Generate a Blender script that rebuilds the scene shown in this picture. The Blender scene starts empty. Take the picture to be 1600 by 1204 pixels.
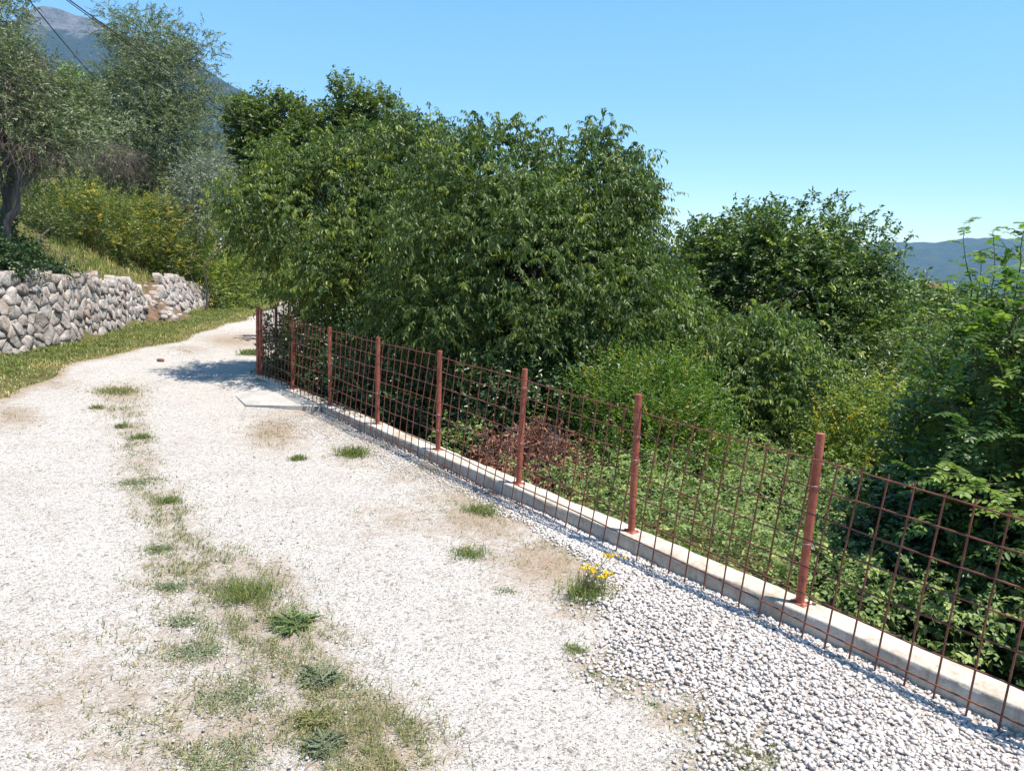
import bpy, bmesh, math
import numpy as np
from mathutils import Matrix, Vector

# ------------------------------------------------------------------ camera, sky, sun, exposure
SC = bpy.context.scene
COL = SC.collection
W0, H0, FPX = 1600.0, 1204.0, 1203.0
PITCH, ROLL = math.radians(9.0), math.radians(2.6)
CAMZ = 2.1
cp, sp, cr, sr = math.cos(PITCH), math.sin(PITCH), math.cos(ROLL), math.sin(ROLL)
_R = np.array([1, 0, 0.]); _F = np.array([0, cp, -sp]); _U = np.array([0, sp, cp])
CR = cr * _R + sr * _U
CU = -sr * _R + cr * _U
CF = _F
CAM = np.array([0, 0, CAMZ])
cam = bpy.data.objects.new('camera', bpy.data.cameras.new('camera'))
COL.objects.link(cam)
cam.matrix_world = Matrix([[CR[i], CU[i], -CF[i], CAM[i]] for i in range(3)] + [[0, 0, 0, 1]])
cam.data.sensor_width = 36.0
cam.data.lens = 36.0 * FPX / W0
cam.data.clip_start = 0.05
cam.data.clip_end = 30000
SC.camera = cam

SUN_EL = math.radians(69)
SUN_AZ = np.array([0.95, -0.31])           # horizontal direction towards the sun
SUN_AZ = SUN_AZ / np.linalg.norm(SUN_AZ)
world = bpy.data.worlds.new('World'); SC.world = world; world.use_nodes = True
wn = world.node_tree.nodes; wl = world.node_tree.links
bg = wn['Background']
sky = wn.new('ShaderNodeTexSky'); sky.sky_type = 'NISHITA'; sky.sun_disc = False
sky.sun_elevation = SUN_EL
sky.sun_rotation = math.atan2(SUN_AZ[0], SUN_AZ[1])
sky.altitude = 200; sky.air_density = 1.0; sky.dust_density = 0.25; sky.ozone_density = 1.6
hs = wn.new('ShaderNodeHueSaturation'); hs.inputs['Saturation'].default_value = 1.28; hs.inputs['Hue'].default_value = 0.489
wl.new(sky.outputs['Color'], hs.inputs['Color']); wl.new(hs.outputs['Color'], bg.inputs['Color'])
bg.inputs['Strength'].default_value = 0.118
sd = bpy.data.lights.new('sun', 'SUN'); sd.energy = 4.4; sd.angle = math.radians(0.53); sd.color = (1.0, 0.94, 0.83)
sun = bpy.data.objects.new('sun', sd); COL.objects.link(sun)
sv = Vector((SUN_AZ[0] * math.cos(SUN_EL), SUN_AZ[1] * math.cos(SUN_EL), math.sin(SUN_EL)))
sun.rotation_euler = sv.to_track_quat('Z', 'Y').to_euler()
sun.location = (20, -6, 50)

vs = SC.view_settings
vs.view_transform = 'Standard'; vs.look = 'None'; vs.gamma = 1.0; vs.use_curve_mapping = False
vs.exposure = 1.1
cy = SC.cycles
cy.max_bounces = 7; cy.diffuse_bounces = 4; cy.glossy_bounces = 2; cy.transmission_bounces = 5
cy.transparent_max_bounces = 8; cy.volume_bounces = 0
cy.caustics_reflective = False; cy.caustics_refractive = False
cy.sample_clamp_indirect = 4.0

# ------------------------------------------------------------------ helpers
RNG = np.random.default_rng(7)
def ray(px, py):
    d = CF + CR * (px - W0 / 2) / FPX - CU * (py - H0 / 2) / FPX
    return d
def at(px, py, depth):
    return CAM + ray(px, py) * depth
def gp(px, py, z=0.0):
    d = ray(px, py)
    return CAM + d * ((z - CAMZ) / d[2])
def nrm(v):
    return v / np.maximum(np.linalg.norm(v, axis=-1, keepdims=True), 1e-9)
def hash_noise(p, seed=0):
    """smooth pseudo-noise in about [-1,1] for an (N,3) array"""
    r = np.random.default_rng(seed)
    out = np.zeros(len(p))
    for k in range(4):
        f = 2.0 ** k * .8
        for j in range(2):
            d = r.normal(size=3); d /= np.linalg.norm(d)
            out += np.sin(p @ d * f * (1.3 + .7 * r.random()) * 2.2 + r.random() * 6.28) / (1.5 ** k)
    return out / 3.2
def smooth(a, b, x):
    t = np.clip((x - a) / (b - a), 0, 1)
    return t * t * (3 - 2 * t)

class Geo:
    """collects vertices, faces and one per-face float; build() links ONE mesh object"""
    def __init__(s):
        s.v = []; s.f = {}; s.n = 0; s.t = {}
    def add(s, verts, faces, tint=None):
        verts = np.asarray(verts, float).reshape(-1, 3); faces = np.asarray(faces, np.int64)
        k = faces.shape[1]
        s.v.append(verts); s.f.setdefault(k, []).append(faces + s.n)
        if tint is None: tint = np.zeros(len(faces))
        tint = np.broadcast_to(np.asarray(tint, float), (len(faces),))
        s.t.setdefault(k, []).append(tint); s.n += len(verts)
    def mesh(s, name, smooth_shade=False):
        me = bpy.data.meshes.new(name)
        v = np.concatenate(s.v)
        ks = sorted(s.f)
        fl = [np.concatenate(s.f[k]) for k in ks]; tl = np.concatenate([np.concatenate(s.t[k]) for k in ks])
        tot = np.concatenate([np.full(len(f), f.shape[1]) for f in fl])
        loops = np.concatenate([f.ravel() for f in fl])
        me.vertices.add(len(v)); me.vertices.foreach_set('co', v.ravel().astype(np.float32))
        me.loops.add(len(loops)); me.loops.foreach_set('vertex_index', loops.astype(np.int32))
        me.polygons.add(len(tot))
        st = np.concatenate([[0], np.cumsum(tot)[:-1]])
        me.polygons.foreach_set('loop_start', st.astype(np.int32))
        me.polygons.foreach_set('loop_total', tot.astype(np.int32))
        if smooth_shade: me.polygons.foreach_set('use_smooth', np.ones(len(tot), bool))
        a = me.attributes.new('tint', 'FLOAT', 'FACE'); a.data.foreach_set('value', tl.astype(np.float32))
        me.update(calc_edges=True); me.validate()
        return me
    def build(s, name, mat, parent=None, smooth_shade=False, loc=None):
        """loc: world point that becomes the object's origin"""
        if loc is not None:
            s.v = [np.concatenate(s.v) - np.asarray(loc, float)]
        o = bpy.data.objects.new(name, s.mesh(name, smooth_shade)); COL.objects.link(o)
        o.data.materials.append(mat)
        if parent is not None:
            o.parent = parent
            if loc is not None: o.location = Vector(loc) - parent.location
        elif loc is not None: o.location = loc
        return o

def tag(o, label=None, cat=None, group=None, kind=None):
    if label: o['label'] = label
    if cat: o['category'] = cat
    if group: o['group'] = group
    if kind: o['kind'] = kind
    return o
def empty(name, loc, label, cat, group=None):
    o = bpy.data.objects.new(name, None); COL.objects.link(o); o.location = loc; o.empty_display_size = .2
    return tag(o, label, cat, group)
def child_geo(parent):
    return np.array(parent.location)

def tube(g, pts, rad, sides=5, tint=0.0, cap=True):
    pts = np.asarray(pts, float); n = len(pts)
    rad = np.broadcast_to(np.asarray(rad, float), (n,))
    t = nrm(np.gradient(pts, axis=0))
    ref = np.array([0.31, 0.17, 0.93]) if abs(t[0] @ np.array([.31, .17, .93])) < .9 else np.array([1., .1, 0])
    u = nrm(np.cross(t, ref)); w = np.cross(t, u)
    a = np.arange(sides) * 2 * math.pi / sides
    v = pts[:, None] + rad[:, None, None] * (np.cos(a)[None, :, None] * u[:, None] + np.sin(a)[None, :, None] * w[:, None])
    i = np.arange(n - 1)[:, None] * sides; j = np.arange(sides)[None]; j2 = (j + 1) % sides
    q = np.stack([i + j, i + j2, i + sides + j2, i + sides + j], -1).reshape(-1, 4)
    g.add(v.reshape(-1, 3), q, tint)
    if cap:
        for b in (0, (n - 1) * sides):
            c = v.reshape(-1, 3)[b:b + sides]
            k = np.arange(1, sides - 1)
            tri = np.stack([np.zeros_like(k), k, k + 1], -1)
            if b == 0: tri = tri[:, ::-1]
            g.add(c, tri, tint)
def many_tubes(g, P, rad, tint=0.0):
    """P (N,K,3) thin three-sided twigs, no caps; rad (N,K)"""
    N, K, _ = P.shape
    t = nrm(np.gradient(P, axis=1))
    ref = np.array([0.31, 0.57, 0.43])
    u = nrm(np.cross(t, ref)); w = np.cross(t, u)
    a = np.arange(3) * 2 * math.pi / 3
    v = P[:, :, None] + rad[:, :, None, None] * (np.cos(a)[None, None, :, None] * u[:, :, None] + np.sin(a)[None, None, :, None] * w[:, :, None])
    base = (np.arange(N) * K * 3)[:, None, None]; i = (np.arange(K - 1) * 3)[None, :, None]; j = np.arange(3)[None, None]
    j2 = (j + 1) % 3
    q = np.stack([base + i + j, base + i + j2, base + i + 3 + j2, base + i + 3 + j], -1).reshape(-1, 4)
    tt = np.repeat(np.broadcast_to(np.asarray(tint, float), (N,)), (K - 1) * 3)
    g.add(v.reshape(-1, 3), q, tt)
def leaves(g, P, A, N, L, Wd, tint, fold=.18, curl=.12, wide=.42, six=False):
    n = len(P)
    L = np.broadcast_to(L, (n,))[:, None]; Wd = np.broadcast_to(Wd, (n,))[:, None]
    A = nrm(A); S = nrm(np.cross(A, N)); N = np.cross(S, A)
    tip = P + A * L - N * curl * L
    if not six:
        l = P + A * L * wide + S * Wd / 2 + N * fold * Wd
        r = P + A * L * wide - S * Wd / 2 + N * fold * Wd
        v = np.stack([P, l, tip, r], 1).reshape(-1, 3)
        b = np.arange(n)[:, None] * 4
        f = np.concatenate([b + [0, 1, 2], b + [0, 2, 3]], 1).reshape(-1, 3)
    else:
        l1 = P + A * L * .22 + S * Wd * .42 + N * fold * Wd; r1 = P + A * L * .22 - S * Wd * .42 + N * fold * Wd
        l2 = P + A * L * .68 + S * Wd * .44 + N * (fold * Wd - curl * .4 * L); r2 = P + A * L * .68 - S * Wd * .44 + N * (fold * Wd - curl * .4 * L)
        v = np.stack([P, l1, l2, tip, r2, r1], 1).reshape(-1, 3)
        b = np.arange(n)[:, None] * 6
        f = np.concatenate([b + [0, 1, 2, 3], b + [0, 3, 4, 5]], 1).reshape(-1, 4)
    g.add(v, f, np.repeat(np.broadcast_to(tint, (n,)), 2))

def lobe(px, py, dep, rx, ry, rd):
    c = at(px, py, dep)
    return np.array([c[0], c[1], c[2], rx * dep / FPX, rd, ry * dep / FPX])
def sample_anchors(rng, lobes, n, shell=.5, seed=3, rough=.16, keep_in=.25, carve=None):
    lobes = np.array(lobes)
    wgt = (lobes[:, 3] * lobes[:, 4] * lobes[:, 5]) ** .75; wgt /= wgt.sum()
    P, O = [], []
    have = 0
    while have < n:
        k = rng.choice(len(lobes), n * 2, p=wgt)
        d = nrm(rng.normal(size=(n * 2, 3)))
        r = 1 - shell * rng.random(n * 2) ** 1.5
        c = lobes[k, :3]; R = lobes[k, 3:]
        r = r * (1 + rough * hash_noise(d * 2.3 + c * 1.7, seed))
        p = c + d * R * r[:, None]
        out = nrm(d / R)
        q = (((p[:, None] - lobes[None, :, :3]) / lobes[None, :, 3:]) ** 2).sum(-1).min(1)
        ok = (q > .62) | (rng.random(n * 2) < keep_in)
        if carve: ok &= hash_noise(p * carve, seed + 500) > -.22
        P.append(p[ok]); O.append(out[ok]); have += ok.sum()
    P, O = np.concatenate(P)[:n], np.concatenate(O)[:n]
    dd = np.sort(np.linalg.norm(P[:, None] - P[None], axis=-1), axis=1)[:, 4]
    ok = dd < np.median(dd) * 1.75
    return P[ok], O[ok]
def spray(g, rng, P, O, tw, spread, tl, ln, L, Wd, droop=.4, ldroop=.5, up=.35, flat=.5, wild=.5, side=.7, along=.45,
          young=None, six=False, twig_rad=0, gtw=None, tint_spread=.5, curl=.12, fold=.18):
    """leafy twigs: tw twigs at each anchor, ln leaves alternating along each"""
    M = len(P); T = M * tw
    o = np.repeat(P, tw, 0) + np.clip(rng.normal(size=(T, 3)), -1.5, 1.5) * spread
    out = np.repeat(O, tw, 0)
    d = nrm(out * .75 + np.array([0, 0, up]) + rng.normal(size=(T, 3)) * wild)
    tlen = tl * (0.6 + .8 * rng.random(T))
    z = np.array([0, 0, 1.])
    t = np.linspace(.12, 1, ln)
    pos = o[:, None] + d[:, None] * (tlen[:, None] * t)[..., None] - z * (droop * tlen[:, None] * t ** 2)[..., None]
    tan = nrm(d[:, None] - z * (2 * droop * t)[None, :, None])
    s = nrm(np.cross(tan, z) + rng.normal(size=(T, 1, 3)) * .35)
    sg = np.where(np.arange(ln) % 2 == 0, 1., -1.)[None, :, None]
    ax = nrm(tan * along + s * sg * side - z * ldroop + rng.normal(size=(T, ln, 3)) * .28)
    nn = nrm(z * flat + out[:, None] * .35 + rng.normal(size=(T, ln, 3)) * .55)
    n = T * ln
    LL = L * (.7 + .6 * rng.random(n)); ct = np.repeat(rng.random(M), tw * ln)
    tint = np.clip(.5 + (ct - .5) * tint_spread + rng.normal(size=n) * .13, 0.02, .8)
    if young is not None:
        yt = np.repeat(rng.random(T) < young, ln)
        tint = np.where(yt, .86 + .14 * rng.random(n), tint)
    leaves(g, pos.reshape(-1, 3), ax.reshape(-1, 3), nn.reshape(-1, 3), LL, LL * Wd / L, tint, six=six, curl=curl, fold=fold)
    if twig_rad and gtw is not None:
        tt = np.linspace(0, 1, 4)
        tp = o[:, None] + d[:, None] * (tlen[:, None] * tt)[..., None] - z * (droop * tlen[:, None] * tt ** 2)[..., None]
        many_tubes(gtw, tp, np.broadcast_to(twig_rad * (1 - .7 * tt), (T, 4)))
def limbs(g, rng, base, fork, lobes, P, r0, nb=80, r1=.012, wob=.12):
    """trunk from base to fork, limbs to lobes, branches to a share of the anchors"""
    def path(a, b, n, w, sag=0.0):
        t = np.linspace(0, 1, n)[:, None]
        p = a + (b - a) * t
        L = np.linalg.norm(b - a)
        off = rng.normal(size=(n, 3)) * w * L * .35 * np.sin(np.pi * t)
        p = p + off; p[:, 2] += sag * L * np.sin(np.pi * t[:, 0])
        return p
    trunk = path(base, fork, 6, wob)
    tube(g, trunk, np.linspace(r0 * 1.25, r0 * .8, 6) * np.array([1.25, 1, 1, 1, 1, 1.0]), 9)
    ends = []
    for lb in lobes:
        c = lb[:3] + np.array([0, 0, -.15 * lb[5]])
        st = trunk[rng.integers(3, 6)]
        p = path(st, c, 7, wob * 1.3, .08)
        tube(g, p, np.linspace(r0 * .55, r0 * .16, 7), 6)
        ends.append(p)
    idx = rng.choice(len(P), min(nb, len(P)), replace=False)
    allp = np.concatenate([e[2:] for e in ends])
    for k in idx:
        dd = np.linalg.norm(allp - P[k], axis=1)
        a = allp[rng.choice(np.argsort(dd)[:4])]
        p = path(a, P[k], 5, wob, .05)
        tube(g, p, np.linspace(r0 * .15 + .006, r1 * .5, 5), 4)

# ------------------------------------------------------------------ materials
def nodes_of(name):
    m = bpy.data.materials.new(name); m.use_nodes = True
    nt = m.node_tree; b = nt.nodes['Principled BSDF']
    return m, nt, b
def N(nt, t, **kw):
    n = nt.nodes.new(t)
    for k, v in kw.items(): setattr(n, k, v)
    return n
def ramp(nt, stops, fac=None):
    r = nt.nodes.new('ShaderNodeValToRGB'); el = r.color_ramp.elements
    while len(el) > 1: el.remove(el[-1])
    el[0].position = stops[0][0]; el[0].color = (*stops[0][1], 1)
    for p, c in stops[1:]:
        e = el.new(p); e.color = (*c, 1)
    if fac is not None: nt.links.new(fac, r.inputs['Fac'])
    return r
def coords(nt): return nt.nodes.new('ShaderNodeTexCoord').outputs['Object']
def noise(nt, vec, scale, detail=6, rough=.6, dist=0.0):
    n = nt.nodes.new('ShaderNodeTexNoise'); n.inputs['Scale'].default_value = scale
    n.inputs['Detail'].default_value = detail; n.inputs['Roughness'].default_value = rough; n.inputs['Distortion'].default_value = dist
    nt.links.new(vec, n.inputs['Vector']); return n.outputs['Fac']
def mixc(nt, fac, a, b, mode='MIX'):
    m = nt.nodes.new('ShaderNodeMix'); m.data_type = 'RGBA'; m.blend_type = mode
    for sock, val in ((m.inputs[0], fac), (m.inputs[6], a), (m.inputs[7], b)):
        if hasattr(val, 'links'): nt.links.new(val, sock)
        elif isinstance(val, tuple): sock.default_value = (*val, 1)
        else: sock.default_value = val
    return m.outputs[2]
def math_(nt, op, a, b=None, clamp=False):
    m = nt.nodes.new('ShaderNodeMath'); m.operation = op; m.use_clamp = clamp
    for s, v in ((m.inputs[0], a), (m.inputs[1], b)):
        if v is None: continue
        if hasattr(v, 'links'): nt.links.new(v, s)
        else: s.default_value = v
    return m.outputs[0]
def maprange(nt, v, a, b, c=0., d=1.):
    m = nt.nodes.new('ShaderNodeMapRange'); nt.links.new(v, m.inputs[0])
    for i, x in enumerate((a, b, c, d)): m.inputs[i + 1].default_value = x
    return m.outputs[0]
def bump(nt, b, h, strength, dist):
    n = nt.nodes.new('ShaderNodeBump'); n.inputs['Strength'].default_value = strength; n.inputs['Distance'].default_value = dist
    nt.links.new(h, n.inputs['Height']); nt.links.new(n.outputs['Normal'], b.inputs['Normal'])
def attr(nt, name):
    a = nt.nodes.new('ShaderNodeAttribute'); a.attribute_name = name; return a.outputs['Fac']
def leaf_mat(name, stops, trans=.35, rough=.42, spec=.45, tgain=(1.35, 1.5, .7), gain=1.42):
    m, nt, b = nodes_of(name)
    r = ramp(nt, [(p, tuple(min(.9, x * gain * k) for x, k in zip(c, (1.0, 1.0, 1.0)))) for p, c in stops], attr(nt, 'tint'))
    nt.links.new(r.outputs[0], b.inputs['Base Color'])
    b.inputs['Roughness'].default_value = rough; b.inputs['Specular IOR Level'].default_value = spec
    t = N(nt, 'ShaderNodeBsdfTranslucent')
    c = mixc(nt, 1.0, r.outputs[0], tgain, 'MULTIPLY'); nt.links.new(c, t.inputs['Color'])
    mx = N(nt, 'ShaderNodeMixShader'); mx.inputs[0].default_value = trans
    nt.links.new(b.outputs[0], mx.inputs[1]); nt.links.new(t.outputs[0], mx.inputs[2])
    nt.links.new(mx.outputs[0], nt.nodes['Material Output'].inputs['Surface'])
    return m
def bark_mat(name, a, b_, scale=14):
    m, nt, b = nodes_of(name); c = coords(nt)
    mp = N(nt, 'ShaderNodeMapping'); mp.inputs['Scale'].default_value = (1, 1, .25); nt.links.new(c, mp.inputs[0])
    n = noise(nt, mp.outputs[0], scale, 8, .7)
    r = ramp(nt, [(.3, a), (.7, b_)], n); nt.links.new(r.outputs[0], b.inputs['Base Color'])
    b.inputs['Roughness'].default_value = .9; bump(nt, b, n, .8, .02); return m

M = {}
M['hackberry'] = leaf_mat('hackberry_leaf', [(0, (.03, .052, .014)), (.45, (.06, .094, .024)), (.8, (.105, .142, .034)), (.85, (.17, .2, .035)), (1, (.22, .25, .045))], trans=.42)
M['sapling'] = leaf_mat('sapling_leaf', [(0, (.038, .066, .019)), (.45, (.07, .108, .029)), (.8, (.105, .148, .038)), (.85, (.15, .19, .04)), (1, (.2, .24, .045))], trans=.4)
M['oak'] = leaf_mat('oak_leaf', [(0, (.035, .058, .015)), (.5, (.07, .1, .025)), (.8, (.11, .145, .032)), (1, (.17, .2, .045))])
M['ash'] = leaf_mat('ash_leaf', [(0, (.028, .05, .014)), (.5, (.055, .09, .022)), (.8, (.09, .13, .03)), (.85, (.14, .19, .03)), (1, (.2, .24, .04))])
M['olive'] = leaf_mat('olive_leaf', [(0, (.065, .09, .04)), (.5, (.115, .145, .07)), (.8, (.165, .195, .105)), (1, (.21, .225, .14))], trans=.25, rough=.5, tgain=(1.2, 1.25, .8))
M['locust'] = leaf_mat('locust_leaf', [(0, (.025, .055, .014)), (.5, (.045, .09, .02)), (.8, (.07, .125, .025)), (.85, (.115, .175, .03)), (1, (.155, .215, .035))], trans=.42)
M['pomegranate'] = leaf_mat('pomegranate_leaf', [(0, (.04, .075, .014)), (.5, (.085, .138, .024)), (.8, (.125, .18, .03)), (.92, (.16, .19, .03)), (1, (.32, .15, .04))], trans=.42)
M['bramble'] = leaf_mat('bramble_leaf', [(0, (.06, .092, .032)), (.5, (.13, .18, .062)), (.8, (.19, .24, .088)), (1, (.26, .3, .1))], trans=.3, rough=.6, spec=.25)
M['yellow_shrub'] = leaf_mat('yellow_shrub_leaf', [(0, (.07, .1, .02)), (.5, (.12, .16, .025)), (.8, (.18, .21, .03)), (.85, (.32, .26, .03)), (1, (.42, .3, .03))], trans=.35)
M['broom'] = leaf_mat('broom_leaf', [(0, (.05, .08, .02)), (.5, (.1, .13, .03)), (.8, (.15, .17, .035)), (.85, (.26, .22, .025)), (1, (.4, .31, .025))], trans=.3)
M['scrub'] = leaf_mat('scrub_leaf', [(0, (.03, .05, .016)), (.5, (.065, .09, .025)), (.8, (.12, .14, .04)), (1, (.2, .2, .07))], trans=.3)
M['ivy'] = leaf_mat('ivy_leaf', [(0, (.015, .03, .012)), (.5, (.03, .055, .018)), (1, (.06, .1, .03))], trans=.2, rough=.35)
M['fresh'] = leaf_mat('fresh_leaf', [(0, (.05, .1, .015)), (.5, (.1, .18, .025)), (1, (.2, .28, .04))], trans=.4)
M['grey_shrub'] = leaf_mat('grey_shrub_leaf', [(0, (.09, .11, .075)), (1, (.2, .22, .17))], trans=.15)
M['dead'] = leaf_mat('dead_leaf', [(0, (.12, .052, .034)), (.5, (.22, .105, .07)), (1, (.31, .185, .125))], trans=.2, rough=.8, spec=.1, tgain=(1.2, .9, .7))
M['grass'] = leaf_mat('grass_blade', [(0, (.055, .085, .02)), (.45, (.1, .13, .035)), (.7, (.2, .19, .07)), (1, (.36, .29, .14))], trans=.3, rough=.6, spec=.2)
M['dry_grass'] = leaf_mat('dry_grass_blade', [(0, (.075, .1, .035)), (.4, (.15, .155, .065)), (.75, (.25, .205, .11)), (1, (.34, .27, .165))], trans=.25, rough=.7, spec=.15)
M['weed'] = leaf_mat('weed_leaf', [(0, (.05, .085, .03)), (.6, (.1, .14, .06)), (1, (.2, .22, .1))], trans=.2, rough=.6, spec=.2)
M['grey_weed'] = leaf_mat('grey_weed_leaf', [(0, (.07, .088, .053)), (.6, (.13, .15, .095)), (1, (.2, .215, .14))], trans=.15, rough=.7, spec=.2)
M['mat_weed'] = leaf_mat('mat_weed_leaf', [(0, (.08, .105, .055)), (.6, (.15, .175, .105)), (1, (.24, .25, .165))], trans=.15, rough=.8, spec=.1)
M['petal'] = leaf_mat('yellow_petal', [(0, (.62, .42, .01)), (1, (.64, .5, .02))], trans=.3, rough=.6, tgain=(1, 1, .8))
M['bark'] = bark_mat('bark_grey_brown', (.035, .028, .022), (.12, .1, .08))
M['dark_bark'] = bark_mat('bark_dark', (.02, .017, .014), (.07, .06, .05))
M['olive_bark'] = bark_mat('bark_olive', (.035, .03, .026), (.13, .115, .1))
M['twig'] = bark_mat('dry_twig', (.11, .08, .068), (.25, .195, .17), 6)
M['stem'] = bark_mat('green_stem', (.06, .07, .03), (.13, .13, .06), 20)

def limestone(name, warm=0.0, rnd=True):
    m, nt, b = nodes_of(name); c = coords(nt)
    oi = N(nt, 'ShaderNodeObjectInfo')
    vec = c
    if rnd:
        ad = N(nt, 'ShaderNodeVectorMath', operation='ADD'); sc = N(nt, 'ShaderNodeVectorMath', operation='SCALE')
        cb = N(nt, 'ShaderNodeCombineXYZ')
        for i in range(3): nt.links.new(oi.outputs['Random'], cb.inputs[i])
        nt.links.new(cb.outputs[0], sc.inputs[0]); sc.inputs['Scale'].default_value = 57.0
        nt.links.new(c, ad.inputs[0]); nt.links.new(sc.outputs[0], ad.inputs[1]); vec = ad.outputs[0]
    n1 = noise(nt, vec, 4.5, 9, .72); n2 = noise(nt, vec, 22, 6, .7); n3 = noise(nt, vec, 2.2, 3, .5)
    r = ramp(nt, [(.3, (.1, .085, .075)), (.42, (.33, .3, .28)), (.56, (.5, .47, .45)), (.75, (.62, .6, .58))], n1)
    lich = ramp(nt, [(.5, (1, 1, 1)), (.66, (.45, .42, .4))], n2)
    col = mixc(nt, .8, r.outputs[0], lich.outputs[0], 'MULTIPLY')
    tintc = ramp(nt, [(0, (.72, .66, .62)), (.5, (.95, .92, .9)), (1, (1.08, 1.0, .92))], oi.outputs['Random'])
    col = mixc(nt, 1.0, col, tintc.outputs[0], 'MULTIPLY')
    col = mixc(nt, maprange(nt, n3, .56, .72, 0, .55), col, (.36, .22, .15))
    nt.links.new(col, b.inputs['Base Color']); b.inputs['Roughness'].default_value = .92; b.inputs['Specular IOR Level'].default_value = .2
    h = math_(nt, 'ADD', n1, math_(nt, 'MULTIPLY', n2, .4)); bump(nt, b, h, .9, .06)
    return m
M['stone'] = limestone('limestone_block')

def make_soil():
    m, nt, b = nodes_of('bank_soil'); c = coords(nt)
    n = noise(nt, c, .6, 8, .65); n2 = noise(nt, c, 9, 6, .7)
    r = ramp(nt, [(.3, (.07, .075, .03)), (.5, (.13, .12, .05)), (.7, (.22, .165, .095))], n)
    r2 = ramp(nt, [(.35, (.6, .6, .6)), (.65, (1.15, 1.1, 1.05))], n2)
    nt.links.new(mixc(nt, 1, r.outputs[0], r2.outputs[0], 'MULTIPLY'), b.inputs['Base Color'])
    b.inputs['Roughness'].default_value = 1; b.inputs['Specular IOR Level'].default_value = .1
    bump(nt, b, n2, .6, .05); return m
M['soil'] = make_soil()
def make_earth():
    m, nt, b = nodes_of('bare_brown_earth'); c = coords(nt)
    n = noise(nt, c, 5, 8, .7)
    r = ramp(nt, [(.3, (.09, .06, .04)), (.55, (.18, .12, .08)), (.75, (.27, .2, .14))], n)
    nt.links.new(r.outputs[0], b.inputs['Base Color']); b.inputs['Roughness'].default_value = 1
    b.inputs['Specular IOR Level'].default_value = .1
    bump(nt, b, n, 1, .06); return m
M['earth'] = make_earth()
def make_road():
    m, nt, b = nodes_of('crushed_limestone_road'); c = coords(nt)
    v = N(nt, 'ShaderNodeTexVoronoi'); v.inputs['Scale'].default_value = 120; nt.links.new(c, v.inputs['Vector'])
    v2 = N(nt, 'ShaderNodeTexVoronoi'); v2.inputs['Scale'].default_value = 38; nt.links.new(c, v2.inputs['Vector'])
    n1 = noise(nt, c, 1.3, 8, .65); n2 = noise(nt, c, 60, 5, .75); n3 = noise(nt, c, 6, 6, .7)
    sep = N(nt, 'ShaderNodeSeparateColor'); nt.links.new(v.outputs['Color'], sep.inputs[0])
    sep2 = N(nt, 'ShaderNodeSeparateColor'); nt.links.new(v2.outputs['Color'], sep2.inputs[0])
    chip = ramp(nt, [(0, (.16, .138, .12)), (.08, (.32, .29, .265)), (.22, (.5, .47, .44)), (1, (.63, .6, .57))], sep.outputs[0])
    chip2 = ramp(nt, [(0, (.6, .57, .55)), (.1, (.9, .88, .87)), (1, (1.05, 1.04, 1.03))], sep2.outputs[1])
    col = mixc(nt, 1, chip.outputs[0], chip2.outputs[0], 'MULTIPLY')
    edge = ramp(nt, [(.0, (1, 1, 1)), (.55, (.97, .96, .95)), (.8, (.6, .56, .53))], v.outputs['Distance'])
    col = mixc(nt, .8, col, edge.outputs[0], 'MULTIPLY')
    soil = attr(nt, 'soil')
    s = math_(nt, 'ADD', soil, math_(nt, 'MULTIPLY', math_(nt, 'SUBTRACT', n3, .5), 1.5))
    s = math_(nt, 'ADD', s, math_(nt, 'MULTIPLY', math_(nt, 'SUBTRACT', n2, .5), 1.0))
    sm = maprange(nt, s, .15, .9, 0, .92)
    sc = ramp(nt, [(.3, (.17, .11, .07)), (.5, (.31, .225, .155)), (.7, (.43, .34, .26))], n2)
    col = mixc(nt, sm, col, sc.outputs[0])
    big = ramp(nt, [(.3, (.9, .88, .86)), (.55, (1, 1, 1))], n1)
    col = mixc(nt, 1, col, big.outputs[0], 'MULTIPLY')
    nt.links.new(col, b.inputs['Base Color']); b.inputs['Roughness'].default_value = .95; b.inputs['Specular IOR Level'].default_value = .15
    h = math_(nt, 'ADD', math_(nt, 'MULTIPLY', v.outputs['Distance'], -.5), math_(nt, 'ADD', math_(nt, 'MULTIPLY', v2.outputs['Distance'], -.7), math_(nt, 'MULTIPLY', n2, .7)))
    bump(nt, b, h, 1.0, .012); return m
M['road'] = make_road()
def make_gravel(name, lo, mid, hi):
    m, nt, b = nodes_of(name); c = coords(nt)
    n = noise(nt, c, 90, 4, .7)
    r = ramp(nt, [(0, lo), (.25, mid), (1, hi)], attr(nt, 'tint'))
    r2 = ramp(nt, [(.3, (.78, .76, .75)), (.6, (1, 1, 1))], n)
    nt.links.new(mixc(nt, 1, r.outputs[0], r2.outputs[0], 'MULTIPLY'), b.inputs['Base Color'])
    b.inputs['Roughness'].default_value = .85; b.inputs['Specular IOR Level'].default_value = .2
    bump(nt, b, n, .4, .004); return m
M['gravel'] = make_gravel('white_gravel_stone', (.28, .225, .2), (.5, .45, .42), (.66, .605, .57))
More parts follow.
